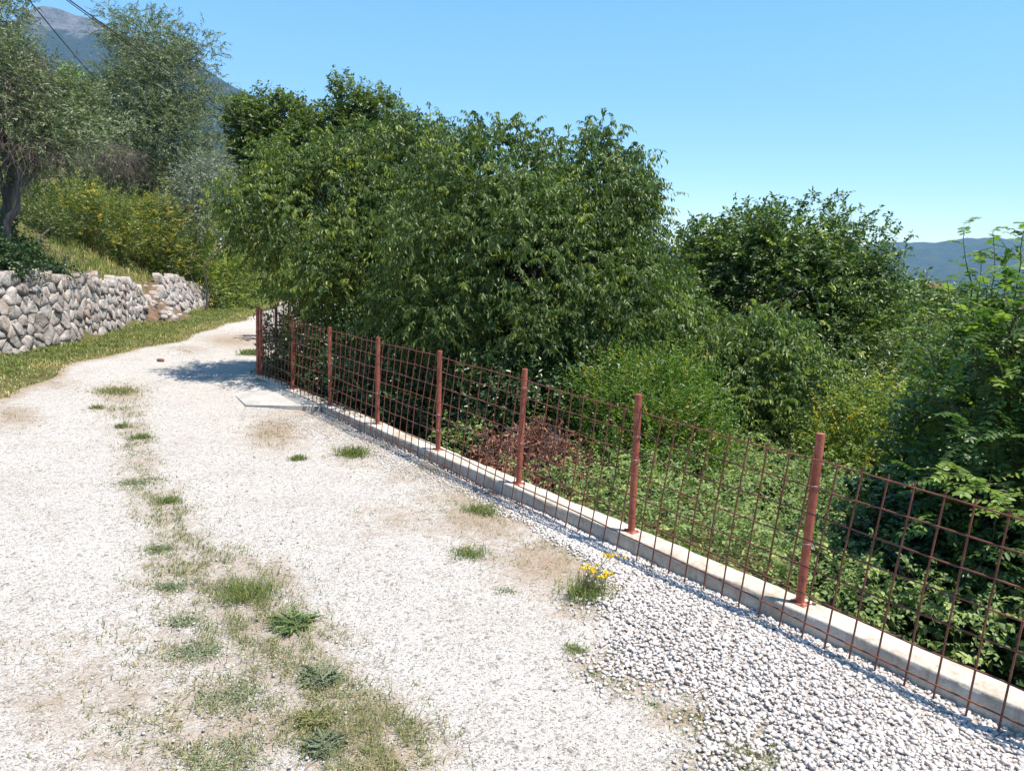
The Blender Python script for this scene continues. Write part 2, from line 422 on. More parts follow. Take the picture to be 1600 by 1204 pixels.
def make_gravel_bed():
    m, nt, b = nodes_of('gravel_bed'); c = coords(nt)
    v = N(nt, 'ShaderNodeTexVoronoi'); v.inputs['Scale'].default_value = 42; nt.links.new(c, v.inputs['Vector'])
    sep = N(nt, 'ShaderNodeSeparateColor'); nt.links.new(v.outputs['Color'], sep.inputs[0])
    r = ramp(nt, [(0, (.36, .31, .28)), (.3, (.5, .455, .425)), (1, (.64, .6, .57))], sep.outputs[0])
    e = ramp(nt, [(.3, (1, 1, 1)), (.75, (.62, .57, .53))], v.outputs['Distance'])
    nt.links.new(mixc(nt, 1, r.outputs[0], e.outputs[0], 'MULTIPLY'), b.inputs['Base Color'])
    b.inputs['Roughness'].default_value = .95; b.inputs['Specular IOR Level'].default_value = .15
    bump(nt, b, math_(nt, 'MULTIPLY', v.outputs['Distance'], -1), 1, .02); return m
M['gravel_bed'] = make_gravel_bed()
def make_concrete(name, base, stain):
    m, nt, b = nodes_of(name); c = coords(nt)
    n = noise(nt, c, 3, 8, .7); n2 = noise(nt, c, 45, 5, .7); n3 = noise(nt, c, 1.1, 5, .6, .5)
    mp = N(nt, 'ShaderNodeMapping'); mp.inputs['Scale'].default_value = (9, 9, .7); nt.links.new(c, mp.inputs[0])
    n4 = noise(nt, mp.outputs[0], 1.6, 6, .7)
    r = ramp(nt, [(.3, stain), (.55, base), (.75, tuple(min(.8, x * 1.12) for x in base))], n)
    col = mixc(nt, maprange(nt, n4, .48, .7, 0, .75), r.outputs[0], stain)
    col = mixc(nt, maprange(nt, n3, .58, .8, 0, .4), col, tuple(x * .6 for x in stain))
    sp = ramp(nt, [(.3, (.72, .7, .68)), (.5, (1, 1, 1))], n2)
    nt.links.new(mixc(nt, .8, col, sp.outputs[0], 'MULTIPLY'), b.inputs['Base Color'])
    b.inputs['Roughness'].default_value = .93; b.inputs['Specular IOR Level'].default_value = .2
    bump(nt, b, math_(nt, 'ADD', n2, math_(nt, 'MULTIPLY', n, .7)), .5, .01); return m
M['concrete'] = make_concrete('kerb_concrete', (.58, .53, .46), (.33, .25, .18))
M['slab'] = make_concrete('slab_concrete', (.45, .425, .395), (.33, .3, .27))
def make_rust(name, a, b_, c_, metal=.0):
    m, nt, b = nodes_of(name); c = coords(nt)
    n = noise(nt, c, 9, 8, .7); n2 = noise(nt, c, 70, 4, .7)
    r = ramp(nt, [(.3, a), (.5, b_), (.72, c_)], n)
    r2 = ramp(nt, [(.3, (.75, .72, .7)), (.6, (1.05, 1.05, 1.05))], n2)
    nt.links.new(mixc(nt, 1, r.outputs[0], r2.outputs[0], 'MULTIPLY'), b.inputs['Base Color'])
    b.inputs['Roughness'].default_value = .6; b.inputs['Specular IOR Level'].default_value = .35
    bump(nt, b, n2, .4, .002); return m
M['rod'] = make_rust('rusty_rod', (.09, .032, .024), (.16, .056, .04), (.24, .095, .062))
M['post'] = make_rust('red_oxide_paint', (.17, .05, .034), (.36, .1, .064), (.46, .18, .12))
def plain(name, col, rough=.7, spec=.3, metal=0.0):
    m, nt, b = nodes_of(name); c = coords(nt); n = noise(nt, c, 30, 4, .6)
    r = ramp(nt, [(.3, tuple(x * .85 for x in col)), (.7, tuple(min(1, x * 1.1) for x in col))], n)
    nt.links.new(r.outputs[0], b.inputs['Base Color']); b.inputs['Roughness'].default_value = rough
    b.inputs['Specular IOR Level'].default_value = spec; b.inputs['Metallic'].default_value = metal; return m
M['wire'] = plain('tie_wire', (.45, .42, .4), .45, .5, .8)
M['cable'] = plain('cable_black', (.03, .03, .033), .6)
M['white_wall'] = plain('white_render', (.75, .73, .7), .9)
M['tile'] = plain('red_roof_tile', (.24, .1, .065), .9)
M['pink'] = plain('pink_plastic', (.75, .2, .3), .5)
M['brown_rock'] = plain('brown_rock', (.2, .1, .07), .9)
def make_mountain():
    m, nt, b = nodes_of('mountain_rock_and_forest')
    geo = N(nt, 'ShaderNodeNewGeometry'); c = geo.outputs['Position']
    n = noise(nt, c, .0022, 10, .68); n2 = noise(nt, c, .012, 8, .75); n3 = noise(nt, c, .05, 5, .7)
    sx = N(nt, 'ShaderNodeSeparateXYZ'); nt.links.new(c, sx.inputs[0])
    hgt = maprange(nt, sx.outputs['Z'], 560, 1350, 0, 1)
    k = math_(nt, 'ADD', math_(nt, 'MULTIPLY', hgt, .75), math_(nt, 'ADD', math_(nt, 'MULTIPLY', n, .75), math_(nt, 'MULTIPLY', n2, .5)))
    f = maprange(nt, k, .93, 1.03, 0, 1)
    forest = ramp(nt, [(.35, (.02, .035, .016)), (.65, (.06, .08, .035))], n3)
    rock = ramp(nt, [(.35, (.09, .08, .07)), (.6, (.3, .275, .25))], n2)
    nt.links.new(mixc(nt, f, forest.outputs[0], rock.outputs[0]), b.inputs['Base Color'])
    b.inputs['Roughness'].default_value = 1; b.inputs['Specular IOR Level'].default_value = 0
    bump(nt, b, math_(nt, 'ADD', n2, n3), 1, 40); return m
M['mountain'] = make_mountain()
def make_hill():
    m, nt, b = nodes_of('wooded_hill'); geo = N(nt, 'ShaderNodeNewGeometry'); c = geo.outputs['Position']
    n = noise(nt, c, .004, 8, .7); n3 = noise(nt, c, .03, 5, .7)
    r = ramp(nt, [(.35, (.022, .04, .02)), (.6, (.05, .07, .032)), (.75, (.1, .1, .05))], n)
    nt.links.new(r.outputs[0], b.inputs['Base Color']); b.inputs['Roughness'].default_value = 1; b.inputs['Specular IOR Level'].default_value = 0
    bump(nt, b, n3, 1, 20); return m
M['hill'] = make_hill()

# ------------------------------------------------------------------ the lie of the land
SCL = 0.766
F0 = np.array([2.35, 5.76]) * SCL; FD = np.array([-1.11, 1.526]) * SCL
FDIR = FD / np.linalg.norm(FD); FN = np.array([FDIR[1], -FDIR[0]])         # FN points away from the road
def fpos(i, off=0.0):
    return F0 + FD * i + FN * off
CORNER = fpos(7.05)
R2DIR = np.array([-0.13, 1.0]); R2DIR /= np.linalg.norm(R2DIR); R2N = np.array([R2DIR[1], -R2DIR[0]])
WALL_PX = [(0, 556), (60, 546), (110, 538), (160, 521), (205, 508), (250, 497), (300, 487), (345, 478), (400, 468)]
WALL = np.array([[-12.5, 5.5], [-11.2, 9.5]] + [gp(*p)[:2] for p in WALL_PX] + [[-13.5, 42], [-16, 60]])
def poly_dist(pts, poly):
    """signed distance to a polyline (positive on its left) and length along it"""
    best = np.full(len(pts), 1e9); sgn = np.zeros(len(pts)); along = np.zeros(len(pts)); acc = 0
    for k in range(len(poly) - 1):
        a, b = poly[k], poly[k + 1]; d = b - a; L = np.linalg.norm(d)
        t = ((pts - a) @ d) / L ** 2
        tc = np.clip(t, 0 if k else -50, 1 if k < len(poly) - 2 else 200)
        q = a + tc[:, None] * d; dist = np.linalg.norm(pts - q, axis=1)
        cr_ = d[0] * (pts[:, 1] - a[1]) - d[1] * (pts[:, 0] - a[0])
        m = dist < best
        best[m] = dist[m]; sgn[m] = np.sign(cr_[m]); along[m] = acc + np.clip(tc[m], -1, 2) * L; acc += L
    return best * np.where(sgn == 0, 1, sgn), along
_wl = np.concatenate([[0], np.cumsum(np.linalg.norm(np.diff(WALL, axis=0), axis=1))])
# height of the retained bank along the wall
WALL_H = np.array([1.5, 1.5, 1.45, 1.42, 1.38, 1.3, 1.2, 1.02, .95, .8, .75, .6, .4])
def wall_h(al): return np.interp(al, _wl, WALL_H)
def height(x, y):
    x = np.asarray(x, float); y = np.asarray(y, float); sh = x.shape
    p = np.stack([x.ravel(), y.ravel()], 1)
    df = (p - F0) @ FN; d2 = (p - CORNER) @ R2N
    dr = np.minimum(df, d2 + np.maximum(0, (p[:, 1] - 25)) * -.15)
    dw, al = poly_dist(p, WALL)
    z = .018 * hash_noise(np.stack([p[:, 0] * .5, p[:, 1] * .5, 0 * p[:, 0]], 1), 5)
    # slope below the fence
    d = np.maximum(dr - .35, 0)
    z -= .25 * np.minimum(d, 12) + .055 * np.clip(d - 12, 0, 900)
    z -= .06 * smooth(0, .3, dr)
    # bank above the wall
    b = np.maximum(dw - .7, 0)
    z += wall_h(al) * smooth(.35, .8, dw) + .62 * np.minimum(b, 2.6) + .2 * np.clip(b - 2.6, 0, 9.4) + .27 * np.clip(b - 12, 0, 700)
    z += .07 * hash_noise(np.stack([p[:, 0] * .35, p[:, 1] * .35, 0 * p[:, 0] + 2], 1), 9) * np.clip(np.maximum(dr, dw) - .8, 0, 3)
    return np.maximum(z, -60).reshape(sh)
def hz(x, y): return float(height(np.array([x]), np.array([y]))[0])

# road ribbon: left edge / right edge pairs
RL = np.array([[-7.6, -3], [-7.4, 2], [-7.3, 6.2], gp(0, 622)[:2], gp(60, 592)[:2], gp(130, 566)[:2], gp(250, 538)[:2], gp(340, 512)[:2], gp(400, 492)[:2], gp(434, 476)[:2], [-12.2, 44]])
RR = np.array([fpos(-4, -.12), fpos(-2.0, -.12), fpos(.3, -.12), fpos(2, -.12), fpos(3.6, -.12), fpos(5.2, -.12), CORNER + [-.1, -.2], CORNER + R2DIR * 3.5 + [-.15, 0], [-5.6, 22], [-6.6, 30], [-8.0, 44]])
def resample(poly, n):
    k = np.concatenate([[0], np.cumsum(np.linalg.norm(np.diff(RL + RR, axis=0), axis=1))]); k /= k[-1]
    t = np.linspace(0, 1, n) ** 1.15
    # a little corner smoothing
    out = np.stack([np.interp(t, k, poly[:, i]) for i in range(2)], 1)
    for _ in range(max(1, n // 25)):
        out[1:-1] = .25 * out[:-2] + .5 * out[1:-1] + .25 * out[2:]
    return out
NL, NW = 330, 84
EL, ER = resample(RL, NL), resample(RR, NL)
EL[:, 0] += .18 * np.sin(np.arange(NL) * .23) * np.sin(np.arange(NL) * .091 + 1)
_w = np.linspace(0, 1, NW)[None, :, None]
ROADP = EL[:, None] * (1 - _w) + ER[:, None] * _w

# dirt patches in the road surface: pixel centre, pixel radii, strength
DIRT = [(560, 1130, 110, 60, .9), (330, 1170, 130, 50, .55), (420, 1040, 170, 60, .5), (330, 960, 120, 50, .4), (500, 1060, 60, 30, .6), (350, 880, 60, 40, .6), (390, 930, 60, 30, .7),
        (150, 1080, 200, 90, .5), (60, 1000, 140, 40, .35), (300, 1100, 200, 70, .55), (250, 990, 120, 40, .4), (190, 612, 45, 16, .8), (215, 690, 30, 20, .5), (230, 770, 60, 30, .35), (170, 640, 30, 12, .5),
        (430, 672, 50, 26, .95), (520, 660, 60, 22, .45), (620, 810, 90, 28, .5), (760, 815, 90, 36, .9), (700, 780, 60, 22, .6), (850, 880, 90, 40, .95), (930, 900, 50, 30, .8), (900, 950, 60, 30, .6),
        (930, 1040, 50, 25, .8), (1010, 1070, 70, 24, .75), (1080, 1120, 80, 30, .9), (1150, 1180, 90, 30, .9), (20, 650, 50, 20, .8), (80, 600, 60, 10, .6), (370, 530, 60, 12, .9), (300, 545, 40, 8, .6), (560, 715, 50, 18, .5), (640, 740, 60, 18, .5), (600, 690, 60, 20, .6), (680, 735, 60, 20, .75), (740, 775, 60, 22, .8), (820, 815, 60, 22, .8), (480, 645, 60, 12, .6), (880, 850, 60, 24, .8), (470, 990, 90, 50, .7), (420, 900, 70, 40, .7), (280, 870, 60, 40, .5), (260, 800, 60, 30, .45), (600, 1180, 110, 50, .9), (640, 1150, 60, 50, .6), (240, 1150, 200, 60, .6), (380, 1130, 150, 70, .7), (420, 970, 120, 40, .65)]
_strip = np.array([(190, 612, 40, 12), (212, 680, 32, 16), (222, 755, 48, 22), (258, 800, 50, 24), (290, 870, 70, 30), (340, 920, 80, 34), (400, 965, 90, 36), (430, 1020, 110, 40), (490, 1085, 110, 42), (560, 1150, 120, 46), (600, 1210, 130, 50)], float)
for _t in np.linspace(0, 10, 26):
    _k = [float(np.interp(_t, np.arange(11), _strip[:, _c])) for _c in range(4)]
    DIRT.append((*_k, .62))
for _c in ((300, 1010, 90, 40), (330, 1090, 110, 45), (340, 1180, 130, 50), (250, 900, 60, 36)): DIRT.append((*_c, .58))
def dirt(x, y):
    P = np.stack([x, y, np.zeros_like(x) - CAMZ], -1)
    dep = P @ CF; ok = dep > .3; dep = np.where(ok, dep, 1)
    u = W0 / 2 + FPX * (P @ CR) / dep; v = H0 / 2 - FPX * (P @ CU) / dep
    s = np.zeros_like(x)
    for (cx, cy_, rx, ry, k) in DIRT:
        c = gp(cx, cy_); e1 = gp(cx + rx, cy_)[:2] - c[:2]; e2 = gp(cx, cy_ - ry)[:2] - c[:2]
        a = np.array([[e1[0], e2[0]], [e1[1], e2[1]]]); inv = np.linalg.inv(a)
        q = np.stack([x - c[0], y - c[1]], -1) @ inv.T
        s = np.maximum(s, k * np.exp(-(q ** 2).sum(-1) * 1.1))
    return s

# ground sheet reaching the horizon
def build_ground():
    n = 205; u = np.linspace(-1, 1, n); a = 7.0; b = math.asinh(6600 / a)
    w = a * np.sinh(b * u)
    X, Y = np.meshgrid(-3.0 + w, 14.0 + w, indexing='ij')
    Z = height(X, Y)
    # sink the sheet a little below the road ribbon
    p = np.stack([X.ravel(), Y.ravel()], 1)
    dl, _ = poly_dist(p, RL); drr, _ = poly_dist(p, RR)
    inside = (dl < .2) & (drr > -.2) & (p[:, 1] < 46) & (p[:, 1] > -5)
    Z = Z - (.07 * inside).reshape(Z.shape) - .012
    i = np.arange(n * n).reshape(n, n)
    q = np.stack([i[:-1, :-1], i[1:, :-1], i[1:, 1:], i[:-1, 1:]], -1).reshape(-1, 4)
    g = Geo(); g.add(np.stack([X, Y, Z], -1), q)
    o = g.build('ground', M['soil'], smooth_shade=True)
    tag(o, 'earth bank and slope on both sides of the track', 'ground', kind='structure')
build_ground()
def build_road():
    x, y = ROADP[..., 0], ROADP[..., 1]
    z = height(x, y) * 0 + .018 * hash_noise(np.stack([x.ravel() * .5, y.ravel() * .5, 0 * x.ravel()], 1), 5).reshape(x.shape)
    # two faint wheel tracks
    lat = np.linspace(0, 1, NW)[None]
    z = z - .02 * np.exp(-((lat - .3) / .09) ** 2) - .02 * np.exp(-((lat - .62) / .09) ** 2) + .004
    i = np.arange(NL * NW).reshape(NL, NW)
    q = np.stack([i[:-1, :-1], i[:-1, 1:], i[1:, 1:], i[1:, :-1]], -1).reshape(-1, 4)
    g = Geo(); g.add(np.stack([x, y, z], -1), q)
    o = g.build('dirt_road', M['road'], smooth_shade=True)
    a = o.data.attributes.new('soil', 'FLOAT', 'POINT')
    so = np.maximum(dirt(x, y), np.clip(1.0 - lat / .07, 0, 1) * .95 + 0 * x)
    a.data.foreach_set('value', so.ravel().astype(np.float32))
    tag(o, 'white crushed limestone track curving away to the left', 'road', kind='structure')
build_road()
def road_z(x, y): return .018 * float(hash_noise(np.array([[x * .5, y * .5, 0]]), 5)[0]) - .006

# ------------------------------------------------------------------ far mountain, far hill
def ridge(name, label, crest, dist, depth, foot, mat, rough, seed, n_r=44, sub=5):
    c = np.array(crest, float); px = np.linspace(c[0, 0], c[-1, 0], (len(c) - 1) * sub * 4)
    py = np.interp(px, c[:, 0], c[:, 1])
    rows = []
    t = np.linspace(0, 1, n_r)
    for a, b in zip(px, py):
        d = ray(a, b); hd = d[:2] / np.linalg.norm(d[:2]); ztop = CAMZ + d[2] / np.linalg.norm(d[:2]) * dist
        r = dist - depth * (1 - t); z = foot + (ztop - foot) * t ** 1.25
        rows.append(np.stack([hd[0] * r, hd[1] * r, z], -1))
    tb = np.linspace(0, 1, 6)[1:]
    V = []
    for row in rows:                                      # far side of the ridge
        top = row[-1]; hd = top[:2] / np.linalg.norm(top[:2])
        back = np.stack([top[0] + hd[0] * depth * .35 * tb, top[1] + hd[1] * depth * .35 * tb, top[2] + (foot - top[2]) * tb ** 1.2], -1)
        V.append(np.concatenate([row, back]))
    V = np.array(V); n, m, _ = V.shape
    amp = rough * np.concatenate([np.sin(np.pi * t * .93) + .1, np.full(5, .3)])[None]
    V[..., 2] += amp * hash_noise(V.reshape(-1, 3) * np.array([1, 1, 0]) / rough / 3.2, seed).reshape(n, m)
    V[..., 2] += amp * .3 * hash_noise(V.reshape(-1, 3) * np.array([1, 1, 0]) / rough / .7, seed + 1).reshape(n, m)
    i = np.arange(n * m).reshape(n, m)
    q = np.stack([i[:-1, :-1], i[1:, :-1], i[1:, 1:], i[:-1, 1:]], -1).reshape(-1, 4)
    g = Geo(); g.add(V, q); o = g.build(name, mat, smooth_shade=True)
    return tag(o, label, 'mountain' if 'mount' in name else 'hill', kind='structure')
ridge('mountain', 'rocky blue mountain behind the olive trees at upper left', [(-500, 190), (-300, 110), (-120, 60), (0, 30), (55, 10), (100, 12), (145, 26), (190, 52), (250, 72), (320, 104), (390, 138), (470, 190), (600, 270), (800, 350), (950, 395)], 4300, 2600, -60, M['mountain'], 130, 21)
ridge('hill', 'long low blue wooded hill on the right horizon', [(500, 402), (800, 398), (1000, 384), (1250, 386), (1340, 384), (1400, 380), (1450, 377), (1500, 375), (1560, 371), (1640, 368), (1900, 372), (2300, 400)], 6000, 2200, -62, M['hill'], 45, 33)
HAZE_D = .95e-4
def build_haze():
    g = Geo(); s = 6900; z0, z1 = -75, 1600
    v = [(x * s, y * s, z) for z in (z0, z1) for y in (-1, 1) for x in (-1, 1)]
    g.add(v, [(0, 2, 3, 1), (4, 5, 7, 6), (0, 1, 5, 4), (2, 6, 7, 3), (0, 4, 6, 2), (1, 3, 7, 5)])
    m = bpy.data.materials.new('air_haze'); m.use_nodes = True; nt = m.node_tree
    nt.nodes.remove(nt.nodes['Principled BSDF'])
    v = N(nt, 'ShaderNodeVolumePrincipled'); v.inputs['Color'].default_value = (.36, .62, 1, 1)
    v.inputs['Density'].default_value = HAZE_D
    nt.links.new(v.outputs[0], nt.nodes['Material Output'].inputs['Volume'])
    o = g.build('haze', m); tag(o, 'thin blue haze in front of the far hills', 'haze', kind='stuff')
build_haze()

# ------------------------------------------------------------------ concrete kerb wall under the fence
KERB_I = np.linspace(-3.2, 7.0, 150)
def kerb_top(i): return np.interp(i, [-3, 0, 2, 4, 5.5, 7.1], [.155, .15, .135, .115, .095, .08])
def build_kerb():
    root = empty('kerb_wall', (*fpos(0), 0), 'low cast concrete kerb wall under the red mesh fence', 'kerb wall')
    g = Geo(); rng = np.random.default_rng(4)
    prof_n = []
    for i in KERB_I:
        zt = kerb_top(i) + .004 * math.sin(i * 9) * math.sin(i * 3.1); w = .10; e = .008
        j = rng.normal(0, .0025, 8)
        pr = [(-w + j[0], -.25), (-w + j[1], zt * .5), (-w + j[2] * .7, zt - e), (-w + e + j[3], zt), (0, zt + j[4] * .6), (w - e, zt + j[5]), (w + j[6], zt - e), (w, -.45)]
        prof_n.append([(*fpos(i, o), z) for o, z in pr])
    V = np.array(prof_n); n, m, _ = V.shape
    k = np.arange(n * m).reshape(n, m)
    q = np.stack([k[:-1, :-1], k[1:, :-1], k[1:, 1:], k[:-1, 1:]], -1).reshape(-1, 4)
    g.add(V, q); g.add(V[0], [tuple(range(m))[::-1]]); g.add(V[-1], [tuple(range(m))])
    g.build('kerb_body', M['concrete'], root, loc=root.location)
    # run beyond the corner
    g = Geo(); V = []
    for s in np.linspace(.0, 9, 60):
        zt = .075; c = CORNER + R2DIR * s
        V.append([(*(c + R2N * o), z) for o, z in [(-.1, -.25), (-.1, zt - .01), (-.09, zt), (.09, zt), (.1, zt - .01), (.1, -.45)]])
    V = np.array(V); n, m, _ = V.shape; k = np.arange(n * m).reshape(n, m)
    g.add(V, np.stack([k[:-1, :-1], k[1:, :-1], k[1:, 1:], k[:-1, 1:]], -1).reshape(-1, 4)); g.add(V[0], [tuple(range(m))[::-1]]); g.add(V[-1], [tuple(range(m))])
    g.build('kerb_return', M['concrete'], root, loc=root.location)
build_kerb()
SLAB_PX = [(384, 634), (440, 627), (497, 620)]
def build_slab():
    # sloping concrete apron against the kerb, edge standing proud of the gravel
    a = gp(384, 634)[:2]; b = gp(500, 623)[:2]
    bb = fpos(5.02, -.11); far = fpos(6.95, -.11); fl = gp(330, 572)[:2]; ml = gp(352, 600)[:2]
    poly = np.array([a, (a + bb) / 2 + [0, -.02], bb, fpos(6, -.11), far, far + R2DIR * 1.0 - R2N * .1, (far + fl) / 2 + [0, .5], fl, ml])
    hts = np.array([.014, .05, .078, .076, .066, .03, -.01, -.03, -.03])
    g = Geo(); n = len(poly); c = poly.mean(0)
    # fan with rings for a gently uneven top
    rings = []
    for r in np.linspace(0, 1, 6):
        rings.append(np.concatenate([c + (poly - c) * r, (.06 * (1 - r) + hts * r)[:, None]], 1))
    for k in range(5):
        V = np.concatenate([rings[k], rings[k + 1]]); j = np.arange(n); j2 = (j + 1) % n
        g.add(V, np.stack([j, n + j, n + j2, j2], -1))
    V = np.concatenate([rings[5], np.concatenate([poly, np.full((n, 1), -.1)], 1)]); j = np.arange(n); j2 = (j + 1) % n
    g.add(V, np.stack([j, n + j, n + j2, j2], -1))
    o = g.build('concrete_apron', M['slab'])
    tag(o, 'pale concrete apron slab beside the fence corner under tree shade', 'pavement', kind='structure')
build_slab()

# ------------------------------------------------------------------ gravel strip
def gravel_strip():
    rng = np.random.default_rng(11)
    # lateral width of the loose gravel along the fence (i -> metres from kerb face)
    def width(i): return np.interp(i, [-3, -.6, .2, .55, .85, 1.2, 1.6, 2.2, 3.0, 4.2, 5.0], [1.6, 1.35, 1.12, .85, .42, .26, .3, .36, .6, .85, .8])
    I = np.linspace(-3, 1.9, 160); T = np.linspace(0, 1, 16)
    V = np.zeros((160, 16, 3))
    for a, i in enumerate(I):
        for b, t in enumerate(T):
            p = fpos(i, -.1 - width(i) * t * .92 * (1 + .08 * math.sin(i * 7)) * float(smooth(1.95, 1.2, i)))
            V[a, b] = (*p, .018 * (1 - t) ** .7 - .012 * t + .012)
    V[..., 2] += .018 * hash_noise(np.stack([V[..., 0].ravel() * .5, V[..., 1].ravel() * .5, 0 * V[..., 0].ravel()], 1), 5).reshape(160, 16)
    k = np.arange(160 * 16).reshape(160, 16)
    g = Geo(); g.add(V, np.stack([k[:-1, :-1], k[:-1, 1:], k[1:, 1:], k[1:, :-1]], -1).reshape(-1, 4))
    o = g.build('gravel_strip', M['gravel_bed'], smooth_shade=True); tag(o, 'bed of the loose gravel along the fence', 'gravel bed', kind='structure')
    # stones, each a small distorted solid
    bm = bmesh.new(); bmesh.ops.create_icosphere(bm, subdivisions=1, radius=1); iv = np.array([v.co for v in bm.verts]); ifc = np.array([[v.index for v in f.verts] for f in bm.faces]); bm.free()
    ico = iv[:12]
    bm = bmesh.new(); bmesh.ops.create_cube(bm, size=1.3); cvv = np.array([v.co for v in bm.verts]); bm.free()
    # 20-triangle icosahedron
    ph = (1 + 5 ** .5) / 2
    iv = np.array([(-1, ph, 0), (1, ph, 0), (-1, -ph, 0), (1, -ph, 0), (0, -1, ph), (0, 1, ph), (0, -1, -ph), (0, 1, -ph), (ph, 0, -1), (ph, 0, 1), (-ph, 0, -1), (-ph, 0, 1)]) / 1.9
    ifc = np.array([(0, 11, 5), (0, 5, 1), (0, 1, 7), (0, 7, 10), (0, 10, 11), (1, 5, 9), (5, 11, 4), (11, 10, 2), (10, 7, 6), (7, 1, 8), (3, 9, 4), (3, 4, 2), (3, 2, 6), (3, 6, 8), (3, 8, 9), (4, 9, 5), (2, 4, 11), (6, 2, 10), (8, 6, 7), (9, 8, 1)])
    ivb = np.array([(x, y, z) for z in (-1, 1) for y in (-1, 1) for x in (-1, 1)]) * .72
    ifc = np.array([(0, 2, 3), (0, 3, 1), (4, 5, 7), (4, 7, 6), (0, 1, 5), (0, 5, 4), (2, 6, 7), (2, 7, 3), (0, 4, 6), (0, 6, 2), (1, 3, 7), (1, 7, 5)])
    def stones(P, S, g):
        n = len(P); sc = S[:, None] * (.65 + .7 * rng.random((n, 3))); sc[:, 2] *= .75
        v = ivb[None] * (1 + rng.normal(0, .2, (n, 8, 3))) * sc[:, None]
        q = nrm(rng.normal(size=(n, 4))); w, x, y, z = q.T
        Rm = np.stack([np.stack([1 - 2 * (y * y + z * z), 2 * (x * y - z * w), 2 * (x * z + y * w)], -1), np.stack([2 * (x * y + z * w), 1 - 2 * (x * x + z * z), 2 * (y * z - x * w)], -1), np.stack([2 * (x * z - y * w), 2 * (y * z + x * w), 1 - 2 * (x * x + y * y)], -1)], 1)
        v = np.einsum('nij,nkj->nki', Rm, v); v[..., 2] *= .68; v = v + P[:, None]
        f = (np.arange(n) * 8)[:, None, None] + ifc[None]
        t = np.clip(.2 + .8 * rng.random(n) ** .6, 0, 1)
        g.add(v.reshape(-1, 3), f.reshape(-1, 3), np.repeat(t, 12))
    g = Geo()
    n = 42000
    i = -1.05 + 6.0 * rng.random(n) ** 1.35; t = rng.random(n)
    big = smooth(2.4, .8, i)
    t = t * 1.3; keep = rng.random(n) < (.3 + .7 * big) * np.where(t < .9, 1, np.exp(-(t - .9) * 9))
    i, t, big = i[keep], t[keep], big[keep]
    wd = width(i) * (1 + .12 * np.sin(i * 11)); off = -.105 - wd * t
    P2 = F0 + FD * i[:, None] + FN * off[:, None]
    S = (.0066 + .0038 * big) * (.5 + 1.1 * rng.random(len(i)) ** 1.4)
    zz = .018 * hash_noise(np.stack([P2[:, 0] * .5, P2[:, 1] * .5, 0 * i], 1), 5) + .018 * np.clip(1 - t, 0, 1) ** .7 + .008 * np.clip(1.6 - t, 0, 1) - .004 * (big < .2) + rng.random(len(i)) * .012 * big
    stones(np.concatenate([P2, zz[:, None]], 1), S, g)
    print('gravel stones', len(i))
    o = g.build('gravel', M['gravel']); tag(o, 'loose white limestone gravel heaped along the concrete kerb', 'gravel', kind='stuff')
    # chips scattered on the road itself
    g = Geo(); n = 6000
    r = .9 + 8 * rng.random(n) ** 1.3; u = rng.random(n)
    px = -150 + 1700 * rng.random(n); yy = 1.9 + 7.5 * rng.random(n) ** 1.4
    xx = (px - 800) / FPX * yy * 1.05
    df = (np.stack([xx, yy], 1) - F0) @ FN
    ok = (df < -.25) & (xx > -6.8)
    xx, yy = xx[ok], yy[ok]
    zz = .018 * hash_noise(np.stack([xx * .5, yy * .5, 0 * xx], 1), 5) - .002
    stones(np.stack([xx, yy, zz], 1), .0035 + .006 * rng.random(len(xx)) ** 2.2, g)
    o = g.build('stone_chips', M['gravel']); tag(o, 'small pale stone chips scattered over the white track', 'gravel', kind='stuff')
gravel_strip()

